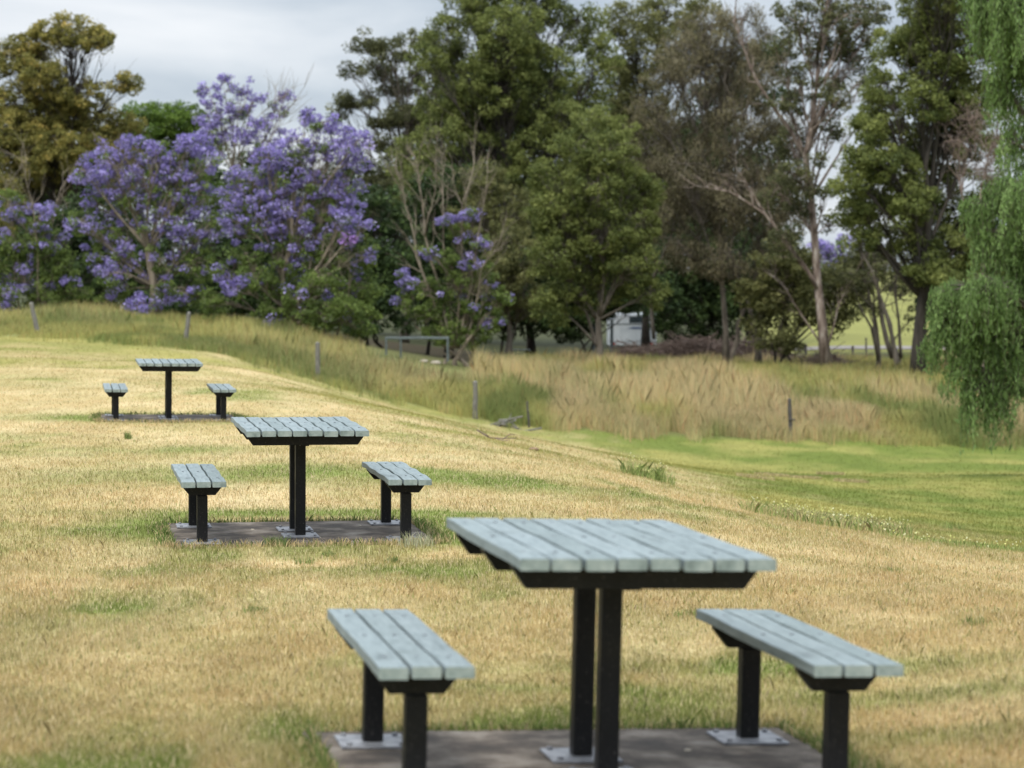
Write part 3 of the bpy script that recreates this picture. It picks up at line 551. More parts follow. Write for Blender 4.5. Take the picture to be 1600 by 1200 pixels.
# undergrowth and second row
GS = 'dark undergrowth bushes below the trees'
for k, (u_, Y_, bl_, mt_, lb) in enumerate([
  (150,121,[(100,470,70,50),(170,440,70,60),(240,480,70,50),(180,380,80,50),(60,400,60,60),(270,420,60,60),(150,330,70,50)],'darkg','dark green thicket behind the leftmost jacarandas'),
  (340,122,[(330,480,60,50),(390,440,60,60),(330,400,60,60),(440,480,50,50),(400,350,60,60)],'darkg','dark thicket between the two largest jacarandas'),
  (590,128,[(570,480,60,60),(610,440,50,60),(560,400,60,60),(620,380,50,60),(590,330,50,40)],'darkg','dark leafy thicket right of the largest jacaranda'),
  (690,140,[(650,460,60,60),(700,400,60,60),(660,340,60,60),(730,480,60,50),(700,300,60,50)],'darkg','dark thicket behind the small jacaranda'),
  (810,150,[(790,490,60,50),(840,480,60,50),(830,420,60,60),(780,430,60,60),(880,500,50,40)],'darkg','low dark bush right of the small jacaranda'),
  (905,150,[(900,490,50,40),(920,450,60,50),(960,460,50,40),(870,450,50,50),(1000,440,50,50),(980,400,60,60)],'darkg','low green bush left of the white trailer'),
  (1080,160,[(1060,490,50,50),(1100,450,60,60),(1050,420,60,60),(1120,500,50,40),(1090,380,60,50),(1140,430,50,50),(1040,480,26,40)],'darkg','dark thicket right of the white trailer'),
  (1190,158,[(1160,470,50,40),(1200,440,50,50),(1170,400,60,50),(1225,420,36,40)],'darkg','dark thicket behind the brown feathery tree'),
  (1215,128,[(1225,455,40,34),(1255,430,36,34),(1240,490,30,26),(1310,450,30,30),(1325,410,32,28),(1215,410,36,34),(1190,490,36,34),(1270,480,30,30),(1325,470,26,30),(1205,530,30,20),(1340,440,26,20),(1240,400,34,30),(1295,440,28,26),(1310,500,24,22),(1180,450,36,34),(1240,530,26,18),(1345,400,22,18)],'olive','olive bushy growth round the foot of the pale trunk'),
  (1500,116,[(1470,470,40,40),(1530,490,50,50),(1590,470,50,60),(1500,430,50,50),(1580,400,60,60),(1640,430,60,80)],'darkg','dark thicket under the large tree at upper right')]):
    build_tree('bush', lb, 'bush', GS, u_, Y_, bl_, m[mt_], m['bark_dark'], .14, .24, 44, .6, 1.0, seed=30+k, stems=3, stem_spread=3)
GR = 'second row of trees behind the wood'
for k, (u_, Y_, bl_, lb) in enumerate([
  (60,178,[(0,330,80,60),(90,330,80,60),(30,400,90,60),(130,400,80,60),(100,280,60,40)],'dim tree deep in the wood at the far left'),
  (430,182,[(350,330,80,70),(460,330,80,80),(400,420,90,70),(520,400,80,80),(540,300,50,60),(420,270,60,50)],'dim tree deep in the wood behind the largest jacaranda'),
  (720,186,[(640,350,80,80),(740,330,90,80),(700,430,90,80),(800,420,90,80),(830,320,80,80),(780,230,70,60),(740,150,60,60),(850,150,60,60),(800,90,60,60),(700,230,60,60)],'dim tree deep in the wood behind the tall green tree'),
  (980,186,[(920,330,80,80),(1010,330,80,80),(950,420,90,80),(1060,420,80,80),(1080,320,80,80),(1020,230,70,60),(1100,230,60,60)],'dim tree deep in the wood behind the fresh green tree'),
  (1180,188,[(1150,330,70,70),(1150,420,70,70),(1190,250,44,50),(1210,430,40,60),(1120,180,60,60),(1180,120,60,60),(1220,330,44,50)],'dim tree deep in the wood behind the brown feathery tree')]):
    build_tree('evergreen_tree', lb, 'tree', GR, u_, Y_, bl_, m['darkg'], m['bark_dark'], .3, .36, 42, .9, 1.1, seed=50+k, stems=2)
# jacarandas: blobs carry how much of each mass is in flower
build_tree('jacaranda_tree', 'partly flowering jacaranda at the left edge, green with few violet clusters', 'tree', GJ, 55, 108,
  [(15,320,32,26,0,.35),(60,345,32,30,0,.45),(20,375,36,30,0,.35),(75,385,36,30,0,.2),(30,430,40,34,0,.4),(95,425,34,34,0,.15),(10,460,30,26,-1,.6),(70,465,40,26,0,.08),(115,460,30,26,0,.1),(-40,400,50,70,0,.2)],
  m['jleaf'], m['bark_tan'], .18, .14, 36, .32, .78, flower=m['violet'], seed=61, stems=4, twig_r=.014, extra_limbs=[([(60,490),(62,400),(56,320),(48,255)], .07), ([(70,490),(68,400),(80,330),(90,285)], .05), ([(30,480),(22,400),(10,320),(4,280)], .05)])
build_tree('jacaranda_tree', 'broad violet jacaranda left of the tallest one, forked pale trunk in its middle', 'tree', GJ, 246, 106,
  [(130,270,26,24,-1,.95),(165,245,34,24,0,.95),(210,235,34,24,0,1),(250,240,34,24,0,.95),(170,285,36,26,0,.9),(225,275,36,28,0,.95),(280,265,36,28,0,.85),(300,225,30,20,0,.9),(320,255,30,26,0,.8),(150,320,30,24,0,.7),(205,315,36,26,0,.55),(260,310,36,28,0,.75),(310,310,34,28,0,.7),(125,350,26,26,-1,.65),(175,360,34,28,0,.4),(240,355,36,28,0,.55),(295,360,36,30,0,.5),(330,350,30,30,0,.6),(190,405,36,30,0,.25),(250,410,36,30,0,.35),(305,415,36,30,0,.3),(185,455,34,22,0,.3),(222,475,32,18,-1.5,.95),(265,458,34,22,-1,.6),(310,465,30,26,0,.25),(170,430,26,20,-1,.7),(150,395,30,26,0,.25)],
  m['jleaf'], m['bark_tan'], .24, .14, 31, .31, .68, flower=m['violet'], seed=62, twig_r=.013, fork=.4, trunk=[(246,520),(240,450),(232,390),(222,340),(205,295)], extra_limbs=[([(232,390),(216,330),(190,280),(175,255)], .09), ([(228,370),(236,310),(250,265)], .07), ([(222,350),(205,320),(198,270)], .06)])
build_tree('jacaranda_tree', 'tallest sparse violet jacaranda, its thin top standing against the sky', 'tree', GJ, 372, 122,
  [(325,140,20,16,0,1),(352,132,20,16,0,1),(382,135,16,14,0,1),(335,165,22,16,0,1),(368,165,24,18,0,1),(402,155,16,16,0,1),(350,190,26,18,0,1),(392,185,24,18,0,1),(432,175,20,14,0,1),(420,200,24,14,0,1),(318,185,16,14,0,.9),(370,215,34,20,0,.95),(330,215,30,18,0,.95),(410,225,30,18,0,.9),(448,148,12,8,0,.8)],
  m['jleaf'], m['bark_tan'], .2, .15, 26, .30, .55, flower=m['violet'], seed=63, twig_r=.014, fork=.62, extra_limbs=[([(400,260),(430,200),(448,150)], .04), ([(410,250),(440,190),(462,160)], .03), ([(400,250),(425,190),(432,150)], .03)])
build_tree('jacaranda_tree', 'largest violet jacaranda with domed crown and green lower boughs', 'tree', GJ, 450, 104,
  [(480,180,20,14,0,.9),(505,195,30,20,0,.95),(540,208,24,16,0,.95),(560,222,24,18,-1,1),(470,225,30,22,0,.9),(520,235,34,24,0,.95),(555,255,26,24,0,.95),(420,250,30,22,0,.9),(465,262,34,24,0,.8),(385,275,32,24,0,.9),(430,290,34,26,0,.92),(490,290,34,26,0,.85),(540,290,28,24,0,.8),(360,310,28,24,0,.85),(405,325,34,26,0,.9),(455,330,34,26,0,.9),(505,325,34,26,0,.6),(545,322,24,22,0,.8),(370,350,30,24,0,.7),(425,365,34,26,0,.75),(475,370,34,26,0,.6),(525,365,30,26,0,.35),(560,360,22,20,-1,.8),(385,400,32,26,0,.25),(440,405,34,28,0,.3),(495,410,36,28,0,.15),(550,405,32,28,0,.2),(582,400,22,18,-1,.6),(375,450,28,18,-1,.9),(350,425,22,18,0,.5),(420,445,32,24,0,.12),(475,450,36,28,0,.1),(530,450,36,28,0,.08),(572,455,26,28,0,.06),(455,490,30,24,0,.03),(535,340,22,14,-1,.9),(545,372,14,7,-1.5,1.6),(510,495,40,26,-1,.04),(560,500,32,26,-1,.02),(335,470,26,24,0,.05),(330,500,24,18,0,.05),(470,470,34,26,-2,.08),(420,490,26,24,-1,.05),(540,480,36,28,-2,.05),(500,440,34,26,-2,.12),(485,515,30,20,-2,.02),(395,430,24,22,-1.5,.3)],
  m['jleaf'], m['bark_tan'], .20, .14, 34, .31, .72, flower=m['violet'], seed=64, twig_r=.013, stems=3, extra_limbs=[([(432,540),(436,480),(440,420),(455,340),(462,280)], .09), ([(500,545),(515,470),(500,390),(505,320)], .08), ([(520,545),(545,470),(548,400)], .06)])
build_tree('jacaranda_tree', 'small multi stemmed jacaranda with tall bare shoots, standing alone beside the metal rail', 'tree', GJ, 715, 114,
  [(700,345,20,12,0,0.81),(735,335,20,12,0,0.90),(720,365,20,14,0,0.22),(748,378,20,14,0,0.56),(668,395,18,14,-1,0.56),(700,405,26,22,0,0.08),(745,415,26,22,0,0.34),(635,435,18,16,0,0.60),(660,445,26,24,0,0.11),(710,450,34,26,0,0.09),(765,450,26,24,0,0.30),(780,470,20,20,0,0.19),(630,470,20,20,0,0.19),(670,490,34,24,0,0.04),(730,495,34,26,0,0.08),(765,500,26,22,0,0.15),(690,525,34,18,0,0.01),(735,525,30,18,0,0.01)],
  m['jleaf'], m['bark_tan'], .24, .14, 32, .29, .72, flower=m['violet'], seed=66, stems=5, twig_r=.013, fork=.4, stem_spread=1.6,
  extra_limbs=[([(705,545),(680,480),(650,400),(632,320),(618,260)], .10), ([(706,545),(690,460),(664,370),(655,290),(648,245)], .09), ([(710,545),(700,450),(692,340),(690,240)], .08), ([(716,545),(735,450),(752,340),(762,270)], .09), ([(712,545),(722,430),(722,320),(706,260)], .07), ([(722,545),(742,480),(752,420),(780,380)], .07), ([(664,370),(676,320),(682,255)], .05), ([(722,320),(735,280),(740,240)], .04)])
# far trees seen through the gap
GF = 'far trees on the rise beyond the gravel road'
for k, (u_, Y_, bl_, mt_, fl, lb) in enumerate([
  (1305,300,[(1300,395,24,16,0,.8),(1322,380,18,12,0,.8),(1285,385,16,12,0,.8),(1305,418,26,16,0,.3),(1330,405,18,16,0,.4)],'jleaf','violet','far violet tree in the gap right of the pale trunk'),
  (1250,320,[(1245,420,24,20),(1225,440,24,20),(1262,440,20,16)],'green',None,'far green tree behind the pale trunk'),
  (1360,330,[(1350,415,24,20),(1375,410,24,20),(1335,440,30,18)],'green',None,'far green tree in the gap behind the slim grey stems'),
  (1440,330,[(1430,430,30,16),(1465,425,30,20),(1500,430,36,22)],'olive',None,'far olive tree left of the weeping tree'),
  (1560,340,[(1540,430,40,20),(1600,425,40,24)],'green',None,'far green tree behind the weeping tree'),
  (1180,340,[(1170,430,40,24),(1120,430,40,24)],'green',None,'far green tree behind the brown feathery tree')]):
    build_tree('far_tree', lb, 'tree', GF, u_, Y_, bl_, m[mt_], m['bark_dark'], .3, .5, 34, 1.1, 1.0, seed=80+k, flower=m[fl] if fl else None)

# weeping tree at the right edge: hanging strings of fine leaves
def weeping(label, u, Y, blobs, seed, base_u):
    global RS
    RS = np.random.RandomState(seed); rnd = random.Random(seed)
    x0 = at(base_u, 0, Y)[0]; base = np.array([x0, Y, H(x0, Y)-.05]); root = empty('weeping_tree', tuple(base), label, 'tree')
    tb = MB(); cs = [at(b[0], b[1]-b[3]*.6, Y+b[4])-base for b in blobs]
    top = max(c[2] for c in cs); tr = np.array([[math.sin(t*2)*.3, math.cos(t*3)*.2-.2, -.3+t*(top+.1)] for t in np.linspace(0, 1, 8)]); tb.tube(tr, [.34*(1-.8*i/7)*(1.4 if i == 0 else 1) for i in range(8)], 9)
    Ps = []; Ts = []
    for c, b in zip(cs, blobs):
        s = Y/F; i = int(np.argmin(np.abs(tr[:,2]-c[2]*.75))); lp = bez(tr[i], (tr[i]+c)/2+np.array([0, 0, .6]), c, 7); tb.tube(lp, [.09*(1-.8*k/6) for k in range(7)], 6)
        for _ in range(int(b[5]*.85)):
            d = RS.randn(3); d /= np.linalg.norm(d); R = np.array([b[2]*s, b[2]*s*.9, b[3]*s*.6]); st = c+d*R*(.4+.6*rnd.random()); ln = b[3]*s*rnd.uniform(.5, 1.5)
            if st[2]-ln+base[2] < H(st[0]+base[0], st[1]+base[1])+b[6]: ln = max(.1, st[2]+base[2]-b[6]-H(st[0]+base[0], st[1]+base[1]))
            k = max(3, int(ln/.22)+2); sw = RS.randn(2)*.10; t = np.linspace(0, 1, k); line = np.c_[st[0]+sw[0]*t*ln+d[0]*.25*np.sqrt(t)*ln*.5, st[1]+sw[1]*t*ln+d[1]*.25*np.sqrt(t)*ln*.5, st[2]+.12*np.sin(t*3.1)-t*ln]
            tb.tube([lp[rnd.randrange(2, 7)], (lp[5]+st)/2+np.array([0, 0, .1]), st], [.014, .01, .006], 3, False); tb.tube(line[::max(1, k//5)], .0035, 3, False)
            nL = int(ln*44)+8; tt_ = RS.rand(nL); pp = np.stack([np.interp(tt_, t, line[:,a]) for a in range(3)], 1)+RS.randn(nL, 3)*np.array([.05, .05, .03]); Ps.append(pp); Ts.append(np.clip(.45+rnd.gauss(0, .15)+RS.randn(nL)*.14, 0, 1))
    Pp = np.concatenate(Ps); Tt = np.concatenate(Ts); n_ = len(Pp); nr = RS.randn(n_, 3); nr[:,2] *= .4; nr /= np.linalg.norm(nr, axis=1)[:,None]
    v_, f_ = frame_quads(Pp, nr, .15*(.5+.9*RS.rand(n_)), .032*(.7+.6*RS.rand(n_)), np.tile([0, 0, -1.0], (n_, 1)))
    tb.obj('trunk', M_['bark_grey'], root, True); mesh_obj('crown', v_, f_, M_['weep'], root, attrs={'tint': ('FACE', Tt)})
weeping('weeping tree with hanging light green strings of leaves at the right edge, nearest tree', 1640, 56,
  [(1545,40,36,60,0,110,1),(1590,30,44,70,-1,130,1),(1530,10,30,40,0,60,1),(1580,110,34,60,0,90,1),(1620,140,40,70,0,90,1),(1560,160,20,50,0,40,1),
   (1570,320,36,40,0,100,1),(1610,330,44,60,-1,110,1),(1530,345,26,34,0,60,1),(1560,400,44,50,0,110,1),(1610,430,40,60,0,90,1),
   (1490,480,34,40,0,100,1),(1540,480,44,50,-1,130,1),(1590,500,44,60,0,110,1),(1480,540,28,50,0,70,1),(1535,560,40,60,0,110,.5),(1590,590,44,60,0,90,.4),(1525,640,28,60,0,50,.12),(1560,650,24,50,0,34,.2),(1465,520,16,30,0,30,1),(1600,225,30,50,1,34,1),(1575,250,20,50,0,20,1),(1455,560,14,30,0,16,1),(1500,600,24,40,0,30,.8),(1640,300,50,80,1,70,1),(1660,480,50,90,1,80,1)], 5, 1668)

# ---------------------------------------------------------------- fence posts
GP = 'old timber fence posts at the paddock edge'
for k, (u_, vt_, vb, r, lean, mt_, lb) in enumerate([
  (58,474,532,.075,(-14,0),'post','leaning rounded timber fence post farthest left in the long grass'),
  (284,489,546,.075,(8,0),'post','pale timber fence post tilted right, above the farthest table'),
  (494,536,592,.08,(0,0),'post','upright grey fence post standing at the bend of the long grass'),
  (742,597,656,.085,(0,0),'post','upright grey fence post beside the fallen grey branch'),
  (828,628,662,.035,(-4,0),'darkpost','short thin dark stake right of the fallen grey branch'),
  (1240,624,670,.07,(-3,0),'darkpost','dark split fence post alone in the straw grass at right')]):
    Y_ = 80.5 if k == 5 else 77.8; x = at(u_, 0, Y_)[0]; z = H(x, Y_); zt_ = at(u_, vt_, Y_)[2]; rnd = random.Random(k)
    e = tag(bpy.data.objects.new('fence_post', None), lb, 'fence post', GP); COL.objects.link(e); e.location = (x, Y_, z)
    COL.objects.unlink(e); bpy.data.objects.remove(e)
    b = MB(); hgt = zt_-z; s = Y_/F; n_ = 9
    b.tube([(lean[0]*s*t+rnd.uniform(-.008, .008)*(0 < t < 1), rnd.uniform(-.008, .008), -.3+(hgt+.3)*t) for t in np.linspace(0, 1, n_)]+[(lean[0]*s, 0, hgt+r*.45)], [r*(1.05-.1*i/n_)*rnd.uniform(.95, 1.05) for i in range(n_)]+[r*.45], 10)
    if k == 5: b.tube([(-.09, -.08, hgt*.52), (.12, -.08, hgt*.5)], .03, 6)
    o = b.obj('fence_post', M_[mt_]); o.location = (x, Y_, z); tag(o, lb, 'fence post', GP)
GP2 = 'small posts beside the gravel road'
for (u_, v0, v1, r, lb) in ((1336,541,556,.09,'short grey post at the edge of the gravel road'),(1357,528,556,.06,'thin taller post beside the gravel road'),(1228,527,558,.14,'thick dark stump post left of the pale trunk'),(1262,538,558,.1,'low grey post at the foot of the pale trunk')):
    Y_ = 158; x = at(u_, 0, Y_)[0]; z = H(x, Y_); hgt = max(.5, at(u_, v0, Y_)[2]-z); b = MB(); b.tube([(0, 0, -.3), (.01, 0, hgt*.5), (.0, 0, hgt), (0, 0, hgt+.03)], [r, r*.97, r*.95, r*.5], 8)
    o = b.obj('road_post', M_['darkpost']); o.location = (x, Y_, z); tag(o, lb, 'post', GP2)

# gravel road
b = MB(); Vr = []; Fr = []
for i, x in enumerate(np.linspace(17, 90, 160)):
    w = 3.2+.4*math.sin(x*.3)
    for j in range(7):
        y = 174+.03*x+math.sin(x*.06)*2+(j/6-.5)*2*w; Vr.append((x, y, H(x, y)+.06+.03*(1-abs(j/3-1))))
    if i:
        for j in range(6): a = (i-1)*7+j; Fr.append((a, a+7, a+8, a+1))
o = mesh_obj('gravel_road', Vr, Fr, noise_mat('pale_gravel', [(.3,(.15,.135,.12)),(.6,(.22,.20,.18)),(.8,(.28,.255,.23))], 1.5, .95, 8), smooth=True); o['kind'] = 'structure'

# ---------------------------------------------------------------- metal rail, low bench, trailer
galv = noise_mat('dull_galvanised_pipe', [(.3,(.10,.12,.12)),(.7,(.18,.21,.21))], 5, .5, metal=.3)
Y_ = 111.5; x0 = at(602, 0, Y_)[0]; z0 = H(x0, Y_); e = empty('metal_rail', (x0, Y_, z0), 'grey metal pipe rail frame standing at the wood edge behind the grass', 'rail')
s = Y_/F; ht_ = at(602, 528, Y_)[2]-z0; b = MB(); b.box(-.06, 98*s, -.04, .04, ht_-.06, ht_+.05, .01); b.obj('top_rail', galv, e)
b = MB(); b.box(-.06, 98*s, .5, .58, ht_-.06, ht_+.04, .01); b.obj('top_rail', galv, e)
for (a, yy) in ((0, 0), (22, .54), (96, 0), (96, .54)):
    b = MB(); b.tube([(a*s, yy, -.3), (a*s, yy, ht_-.062)], .05, 8); b.obj('leg', galv, e)
Y_ = 142; x0 = at(800, 0, Y_)[0]; z0 = H(x0, Y_); e = empty('log_seat', (x0, Y_, z0), 'low grey slab seat resting on a dark log right of the small jacaranda', 'seat'); zz = at(800, 546, Y_)[2]-z0
b = MB(); b.box(-.3, 1.1, -.25, .25, zz-.07, zz, .015); b.obj('seat', galv, e); b = MB()
for xx in (-.1, .9): b.tube([(xx, 0, -.2), (xx, 0, zz-.072)], .11, 8)
b.obj('leg', M_['bark_dark'], e)
white = noise_mat('aged_white_panel', [(.25,(.42,.45,.47)),(.5,(.60,.63,.65)),(.75,(.68,.71,.73))], 1.5, .5, 8)
Y_ = 172; x0 = at(990, 0, Y_)[0]; z0 = H(x0, Y_); s = Y_/F; e = empty('trailer', (x0, Y_, z0), 'white box trailer half hidden behind trunks under the fresh green tree', 'trailer')
zb_, zt_ = at(990, 541, Y_)[2]-z0, at(990, 490, Y_)[2]-z0; wd = 37*s
zb_ = max(zb_, .15)
b = MB(); b.box(-wd, wd, 0, 4.2, zb_, zt_, .08); b.obj('body', white, e)
b = MB(); b.box(-wd-.03, wd+.03, -.03, .0-.002, zt_-.78, zt_-.72, .01); b.box(-wd-.03, wd+.03, -.03, -.002, zb_+.32, zb_+.36, .01); b.obj('trim', galv, e)
b = MB(); b.box(-wd*.15, wd*.5, -.02, -.002, zt_-.66, zt_-.2, .006); b.obj('window', noise_mat('dark_window', [(.3,(.03,.04,.045)),(.7,(.06,.075,.08))], 2, .15), e)
b = MB(); ins = noise_mat('faded_blue_marking', [(.3,(.10,.13,.22)),(.7,(.18,.22,.32))], 4, .6)
b.prism([(-wd*.22, zt_-1.06), (wd*.02, zt_-.95), (wd*.3, zt_-.96), (wd*.48, zt_-1.08), (wd*.3, zt_-1.13), (wd*.02, zt_-1.12)], 1, -.012, -.002); b.obj('emblem', ins, e)
for sx in (-1, 1):
    b = MB(); b.tube([(sx*(wd-.35), .5, .32), (sx*(wd-.12), .5, .32)], .33, 16); b.obj('wheel', M_['darkpost'], e)
    b = MB(); b.box(sx*wd*.8-.1, sx*wd*.8+.1, -.03, -.002, zb_+.1, zb_+.26, .006); b.obj('tail_light', noise_mat('red_lens', [(.3,(.25,.03,.02)),(.7,(.4,.05,.03))], 3, .3), e)
for (u_, vt_, lb) in ((929,494,'pale post with a white cap left of the trailer'),(957,500,'broad grey post touching the left of the trailer')):
    Y_ = 160; x = at(u_, 0, Y_)[0]; z = H(x, Y_); h_ = at(u_, vt_, Y_)[2]-z; e = empty('tall_post', (x, Y_, z), lb, 'post', 'grey posts beside the trailer'); b = MB(); b.box(-.1, .1, -.1, .1, -.2, h_, .015); b.obj('shaft', galv, e)
    b = MB(); b.box(-.16, .16, -.16, .16, h_+.002, h_+.14, .03); b.obj('cap', white, e)

# ---------------------------------------------------------------- brush pile, fallen branches, stones, straw clods
def brush(name, label, cat, u0, u1, Y_, hgt, n_, mt_, seed, rr_=(.015, .05), ln=(1, 3.2), grp=None, flat=.5):
    rnd = random.Random(seed); xa, xb_ = at(u0, 0, Y_)[0], at(u1, 0, Y_)[0]; xc = (xa+xb_)/2; zc = H(xc, Y_); b = MB()
    for _ in range(n_):
        x = rnd.uniform(xa, xb_); y = Y_+rnd.gauss(0, .9 if n_ > 50 else .12); f = 1-abs((x-xc)/(xb_-xa)*2)**2*.6
        z = H(x, y)+rnd.random()**1.3*hgt*f; l = rnd.uniform(*ln)/2; a = rnd.uniform(0, 6.28); el = rnd.gauss(0, .28)*flat*2
        d = np.array([math.cos(a)*math.cos(el), math.sin(a)*math.cos(el), math.sin(el)]); c = np.array([x-xc, y-Y_, z-zc]); r = rnd.uniform(*rr_)
        p = [c-d*l, c-d*l*.3+np.random.RandomState(_).randn(3)*.07, c+d*l*.4+np.random.RandomState(_+9).randn(3)*.07, c+d*l+np.array([0, 0, rnd.uniform(-.1, .2)])]; b.tube(p, [r, r*.85, r*.6, r*.2], 5)
    o = b.obj(name, mt_); o.location = (xc, Y_, zc); return tag(o, label, cat, grp)
brush('brush_pile', 'heap of brown dead branches below the brown feathery tree', 'brush pile', 1025, 1150, 147, 1.7, 1300, M_['brush'], 3)
brush('brush_pile', 'lower heap of dead branches left of the pale trunk', 'brush pile', 1135, 1225, 146.5, 1.5, 800, M_['brush'], 4)
brush('brush_pile', 'low dead branches heaped in front of the trailer', 'brush pile', 965, 1030, 147.5, 1.2, 380, M_['brush'], 5)
brush('brush_pile', 'thin dead twigs piled at the foot of the pale trunk', 'brush pile', 1250, 1330, 128, .9, 300, M_['dead'], 6, (.01,.03))
brush('fallen_branch', 'weathered grey fallen branch beside the upright fence post', 'fallen branch', 778, 812, 76, .25, 9, M_['post'], 8, (.03,.06), (.8,1.6), 'fallen branches', .3)
# branch lying on the bank
def branch_at(u, v, Y_, pts, label, mt_):
    p = at(u, v, Y_); z = H(p[0], Y_); b = MB()
    for (a, r) in pts: b.tube([(x, y, zz_+H(p[0]+x, Y_+y)-z) for x, y, zz_ in a], [r*(1-.6*i/(len(a)-1)) for i in range(len(a))], 6)
    o = b.obj('fallen_branch', mt_); o.location = (p[0], Y_, z); tag(o, label, 'fallen branch', 'fallen branches')
branch_at(775, 688, 35, [([(-.28,.1,.10),(-.1,0,.02),(.1,0,.05),(.3,.1,.10)],.013),([(-.1,0,.03),(-.2,-.05,.10)],.008),([(.1,0,.04),(.2,.05,.13),(.28,.1,.15)],.009),([(.0,0,.03),(.1,-.1,.02),(.2,-.2,.05)],.009)], 'small dead forked branch lying on the dry bank in mid picture', M_['dead'])
def stone(name, u, v, Y_, r, label, cat, mt_, seed, grp=None, sq=.55):
    p = at(u, v, Y_); z = H(p[0], Y_); rs = np.random.RandomState(seed); Vv = []; Ff = []; nn, mm_ = 8, 12
    for i in range(nn+1):
        for j in range(mm_):
            th, ph = math.pi*i/nn, 2*math.pi*j/mm_; k = r*(1+.16*math.sin(3*ph+seed)*math.sin(th)+.06*rs.randn()); Vv.append((k*math.sin(th)*math.cos(ph)*1.3, k*math.sin(th)*math.sin(ph), k*math.cos(th)*sq))
    for i in range(nn):
        for j in range(mm_): Ff.append((i*mm_+j, i*mm_+(j+1) % mm_, (i+1)*mm_+(j+1) % mm_, (i+1)*mm_+j))
    o = mesh_obj(name, Vv, Ff, mt_, smooth=True); o.location = (p[0], Y_, z+r*sq*.4); tag(o, label, cat, grp)
M_['clod'] = noise_mat('earth_clod', [(.3,(.13,.08,.05)),(.7,(.28,.19,.12))], 12, .95, 6, None, .5)
M_['stone'] = noise_mat('pale_stone', [(.3,(.3,.26,.2)),(.7,(.5,.45,.36))], 6, .9, 6, None, .4)
stone('earth_clod', 833, 699, 33, .055, 'small brown earth clod on the dry bank right of the dead forked branch', 'clod', M_['clod'], 2)
stone('rock', 681, 552, 112, .20, 'rounded pale rock under the metal rail', 'rock', M_['stone'], 3, 'pale rocks by the rail')
stone('rock', 663, 553, 111.8, .15, 'smaller pale rock left of the rounded one under the rail', 'rock', M_['stone'], 4, 'pale rocks by the rail')
for k, (i_, lx_, ly_, r_) in enumerate([(0,-.62,-.42,.022),(0,.05,-.28,.016),(0,.42,.30,.014),(1,.12,-.30,.022),(1,-.3,.25,.016),(1,.5,.4,.014)]):
    c_, M__ = SETS[i_]; w_ = (Matrix.Translation(c_) @ M__) @ Vector((lx_, ly_, 0)); b = MB(); rnd = random.Random(900+k); n_ = 9
    ring = [(r_*rnd.uniform(.6, 1.2)*math.cos(6.283*t/n_), r_*rnd.uniform(.5, 1)*math.sin(6.283*t/n_)) for t in range(n_)]
    b.add([(x, y, 0) for x, y in ring]+[(x*.7, y*.7, .006) for x, y in ring], [(t, (t+1) % n_, (t+1) % n_+n_, t+n_) for t in range(n_)]+[tuple(range(n_, 2*n_))])
    o = b.obj('pebble', M_['stone']); o.location = w_
    tag(o, ['pale pebble at the left front of the nearest pad', 'pale pebble beside the posts of the nearest table', 'pale pebble near the right bench on the nearest pad', 'largest pale pebble on the middle pad right of the table posts', 'pale pebble at the back left of the middle pad', 'small pale pebble at the back right of the middle pad'][k], 'pebble', 'pebbles lying on the concrete pads')
# straw clumps on the green strip
def tuft(name, label, cat, u, v, Y_, r, h, n_, cols, seed, flowers=0, grp=None, kind=None, ru=None):
    global RS
    RS = np.random.RandomState(seed); p = at(u, v, Y_); a = RS.rand(n_)*6.283; rad = r*np.sqrt(RS.rand(n_)); x = p[0]+np.cos(a)*rad*(ru or 1); y = Y_+np.sin(a)*rad
    col = np.array(cols)[RS.randint(len(cols), size=n_)]*(.6+.7*RS.rand(n_)[:,None]); hh_ = h*(.4+.6*RS.rand(n_)); 
    o = blades(name, x, y, hh_, .0034*(.5+Y_/20), np.clip(col, .01, .9), M_['blade'], .9)
    if flowers:
        n2 = flowers; a = RS.rand(n2)*6.283; rad = r*np.sqrt(RS.rand(n2)); x = p[0]+np.cos(a)*rad*(ru or 1); y = Y_+np.sin(a)*rad; z = height(x, y)+h*(.45+.75*RS.rand(n2)); nr = RS.randn(n2, 3); nr /= np.linalg.norm(nr, axis=1)[:,None]
        s_ = np.full(n2, .019)*(.6+.8*RS.rand(n2)); v_, f_ = frame_quads(np.c_[x, y, z], nr, s_, s_); c2 = np.where(RS.rand(n2)[:,None] < .6, np.array([.60,.60,.22]), np.array([.68,.68,.42]))
        if kind: me = o
        f = mesh_obj('blossom', v_, f_, M_['blade'], None, attrs={'col': ('FACE', c2)}); f.parent = o
    return tag(o, label, cat, grp, kind)
straw_c = [(.55,.45,.25),(.45,.38,.18)]; weed_c = [(.20,.27,.08),(.26,.33,.10),(.34,.38,.14)]
for k, (u_, v_, Y_, lb) in enumerate([(1205,741,52,'largest pale heap of cut grass on the green strip'),(1257,744,51,'second pale cut grass heap on the green strip, right of the largest'),(1297,728,60,'small pale cut grass heap nearest the tall grass'),(1330,748,50,'flat brownish cut grass heap on the green strip'),(1180,752,46,'small cut grass heap at the foot of the bank')]):
    tuft('cut_grass_heap', lb, 'grass heap', u_, v_, Y_, .32, .09, 500, straw_c, 200+k, grp='heaps of cut grass', ru=1.2)
tuft('flowering_weed', 'pale yellow flowering weed clump on the bank edge in mid picture', 'weed', 1000, 738, 32, .30, .26, 260, weed_c, 301, 80, grp='pale flowering weeds')
tuft('flowering_weed', 'smaller pale flowering weed right beside the larger clump on the bank', 'weed', 1038, 752, 31, .16, .24, 120, weed_c, 302, 36, grp='pale flowering weeds')
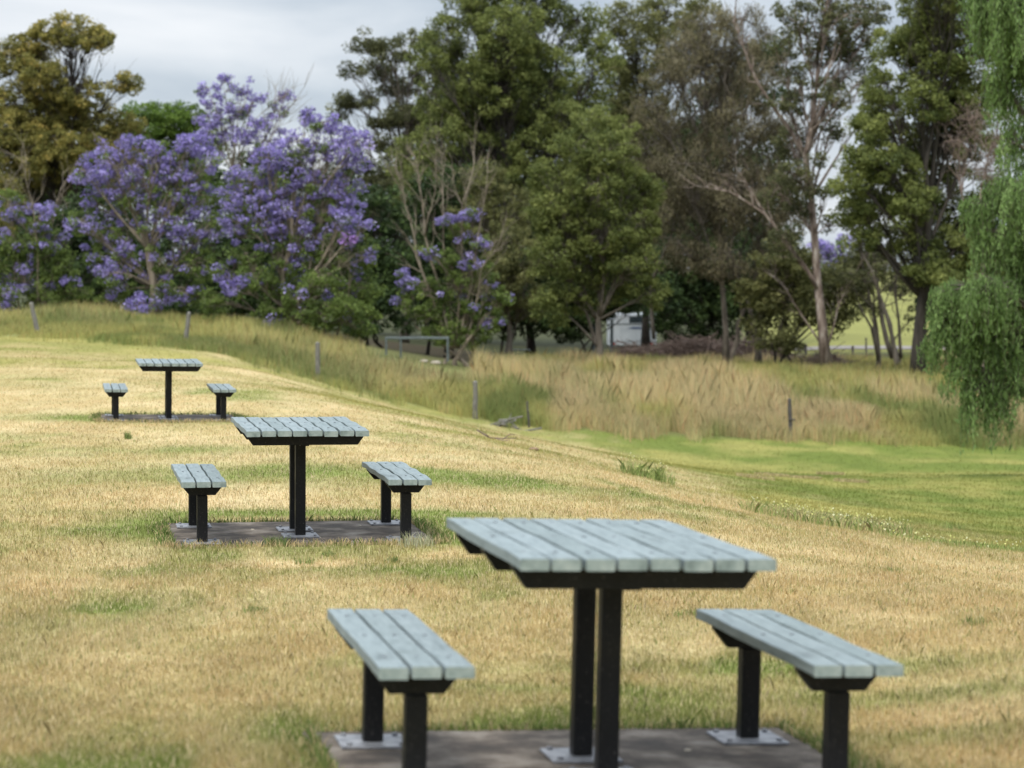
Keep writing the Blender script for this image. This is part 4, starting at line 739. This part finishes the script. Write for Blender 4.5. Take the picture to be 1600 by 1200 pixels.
tuft('wildflowers', 'strip of pale yellow wildflowers and weeds along the lower edge of the bank', 'wildflowers', 1290, 815, 26.0, 1.5, .15, 3600, weed_c+straw_c, 303, 330, kind='stuff', ru=.62)
tuft('wildflowers', 'thin band of small yellow wildflowers at the right edge of the slope', 'wildflowers', 1530, 855, 23.0, 1.1, .08, 900, weed_c, 304, 80, kind='stuff', ru=.9)
for k, (u_, v_, Y_, r_, h_, lb) in enumerate([(476,886,15.1,.05,.07,'small dark green weed in the straw in front of the middle table, left one'),(513,870,15.6,.035,.06,'tiny green weed in the straw just below the middle pad'),(612,883,15.2,.04,.06,'small green weed below the middle right bench'),(1395,900,15.8,.06,.05,'flat green weed on the dry slope at right'),(1490,832,30,.12,.16,'dark leafy weed on the lower bank at the right'),(1520,980,11.7,.05,.08,'upright green weed in the straw right of the nearest bench'),(1075,960,12.2,.06,.07,'green weed in the straw behind the nearest right bench'),(400,960,12.2,.05,.07,'green weed in the straw left of the nearest left bench'),(200,690,27.5,.03,.14,'thin upright green weed below the farthest left bench')]):
    tuft('weed', lb, 'weed', u_, v_, Y_, r_*1.3, h_*.8, 70, [(.17,.24,.07),(.22,.29,.09),(.3,.3,.12)], 320+k, grp='small green weeds on the slope')
tuft('seeding_grass_tuft', 'pale seeding grass stalks at the front leg of the middle right bench', 'grass tuft', 652, 852, 16.15, .12, .12, 130, [(.55,.52,.36),(.42,.44,.26)], 340)
tuft('seeding_grass_tuft', 'green grass tuft growing at the front edge of the middle pad', 'grass tuft', 432, 850, 16.2, .09, .08, 200, [(.16,.23,.07),(.22,.28,.09)], 341)

# ---------------------------------------------------------------- sky, sun, camera
SUN_EL, SUN_AZ = math.radians(58), math.radians(205)      # azimuth from +Y clockwise
wd_ = bpy.data.worlds.new('World'); SC.world = wd_; wd_.use_nodes = True; nt = wd_.node_tree; bg = nt.nodes['Background']
sky = N(nt, 'ShaderNodeTexSky', sky_type='NISHITA', sun_disc=False, sun_elevation=SUN_EL, sun_rotation=SUN_AZ)
tc = N(nt, 'ShaderNodeTexCoord'); mp = N(nt, 'ShaderNodeMapping'); mp.inputs['Scale'].default_value = (2.6, 2.6, 11); mp.inputs['Location'].default_value = (1.3, .4, .25); nt.links.new(tc.outputs['Generated'], mp.inputs[0])
nz = N(nt, 'ShaderNodeTexNoise', Scale=1.5, Detail=7, Roughness=.5, Distortion=.3); nt.links.new(mp.outputs[0], nz.inputs['Vector'])
cl = ramp(nt, [(.36, (3.5,4.1,4.95)), (.47, (4.7,5.25,5.9)), (.56, (6.0,6.4,6.9)), (.68, (7.4,7.6,7.9))], nz.outputs[0])
sx = N(nt, 'ShaderNodeSeparateXYZ'); nt.links.new(tc.outputs['Generated'], sx.inputs[0])
zr = N(nt, 'ShaderNodeMapRange'); zr.inputs[1].default_value = .15; zr.inputs[2].default_value = .9; zr.inputs[3].default_value = 1.0; zr.inputs[4].default_value = 3.4; nt.links.new(sx.outputs[2], zr.inputs[0])
vm = N(nt, 'ShaderNodeVectorMath', operation='SCALE'); nt.links.new(cl.outputs[0], vm.inputs[0]); nt.links.new(zr.outputs[0], vm.inputs['Scale'])
mx = N(nt, 'ShaderNodeMix', data_type='RGBA'); mx.inputs[0].default_value = .9; nt.links.new(sky.outputs[0], mx.inputs[6]); nt.links.new(vm.outputs[0], mx.inputs[7])
nt.links.new(mx.outputs[2], bg.inputs[0]); bg.inputs[1].default_value = .1
ld = bpy.data.lights.new('sun', 'SUN'); ld.energy = 2.2; ld.angle = math.radians(22); ld.color = (1, .95, .86); lo = bpy.data.objects.new('sun', ld); COL.objects.link(lo)
dv_ = Vector((math.sin(SUN_AZ)*math.cos(SUN_EL), math.cos(SUN_AZ)*math.cos(SUN_EL), math.sin(SUN_EL))); lo.rotation_euler = dv_.to_track_quat('Z', 'Y').to_euler(); lo.location = (0, 0, 40)
cd = bpy.data.cameras.new('camera'); cam = bpy.data.objects.new('camera', cd); COL.objects.link(cam); SC.camera = cam
cd.sensor_width = 36; cd.lens = F/1600*36; cd.clip_end = 5000; cam.location = (0, 0, CAMZ); cam.rotation_euler = (math.pi/2-PITCH, 0, 0)
cd.dof.use_dof = True; cd.dof.focus_distance = 18.0; cd.dof.aperture_fstop = 3.1; cd.dof.aperture_blades = 9
SC.view_settings.view_transform = 'Standard'; SC.view_settings.look = 'None'; SC.view_settings.exposure = .35; SC.view_settings.gamma = 1
SC.render.engine = 'CYCLES'; SC.cycles.max_bounces = 5; SC.cycles.transparent_max_bounces = 4
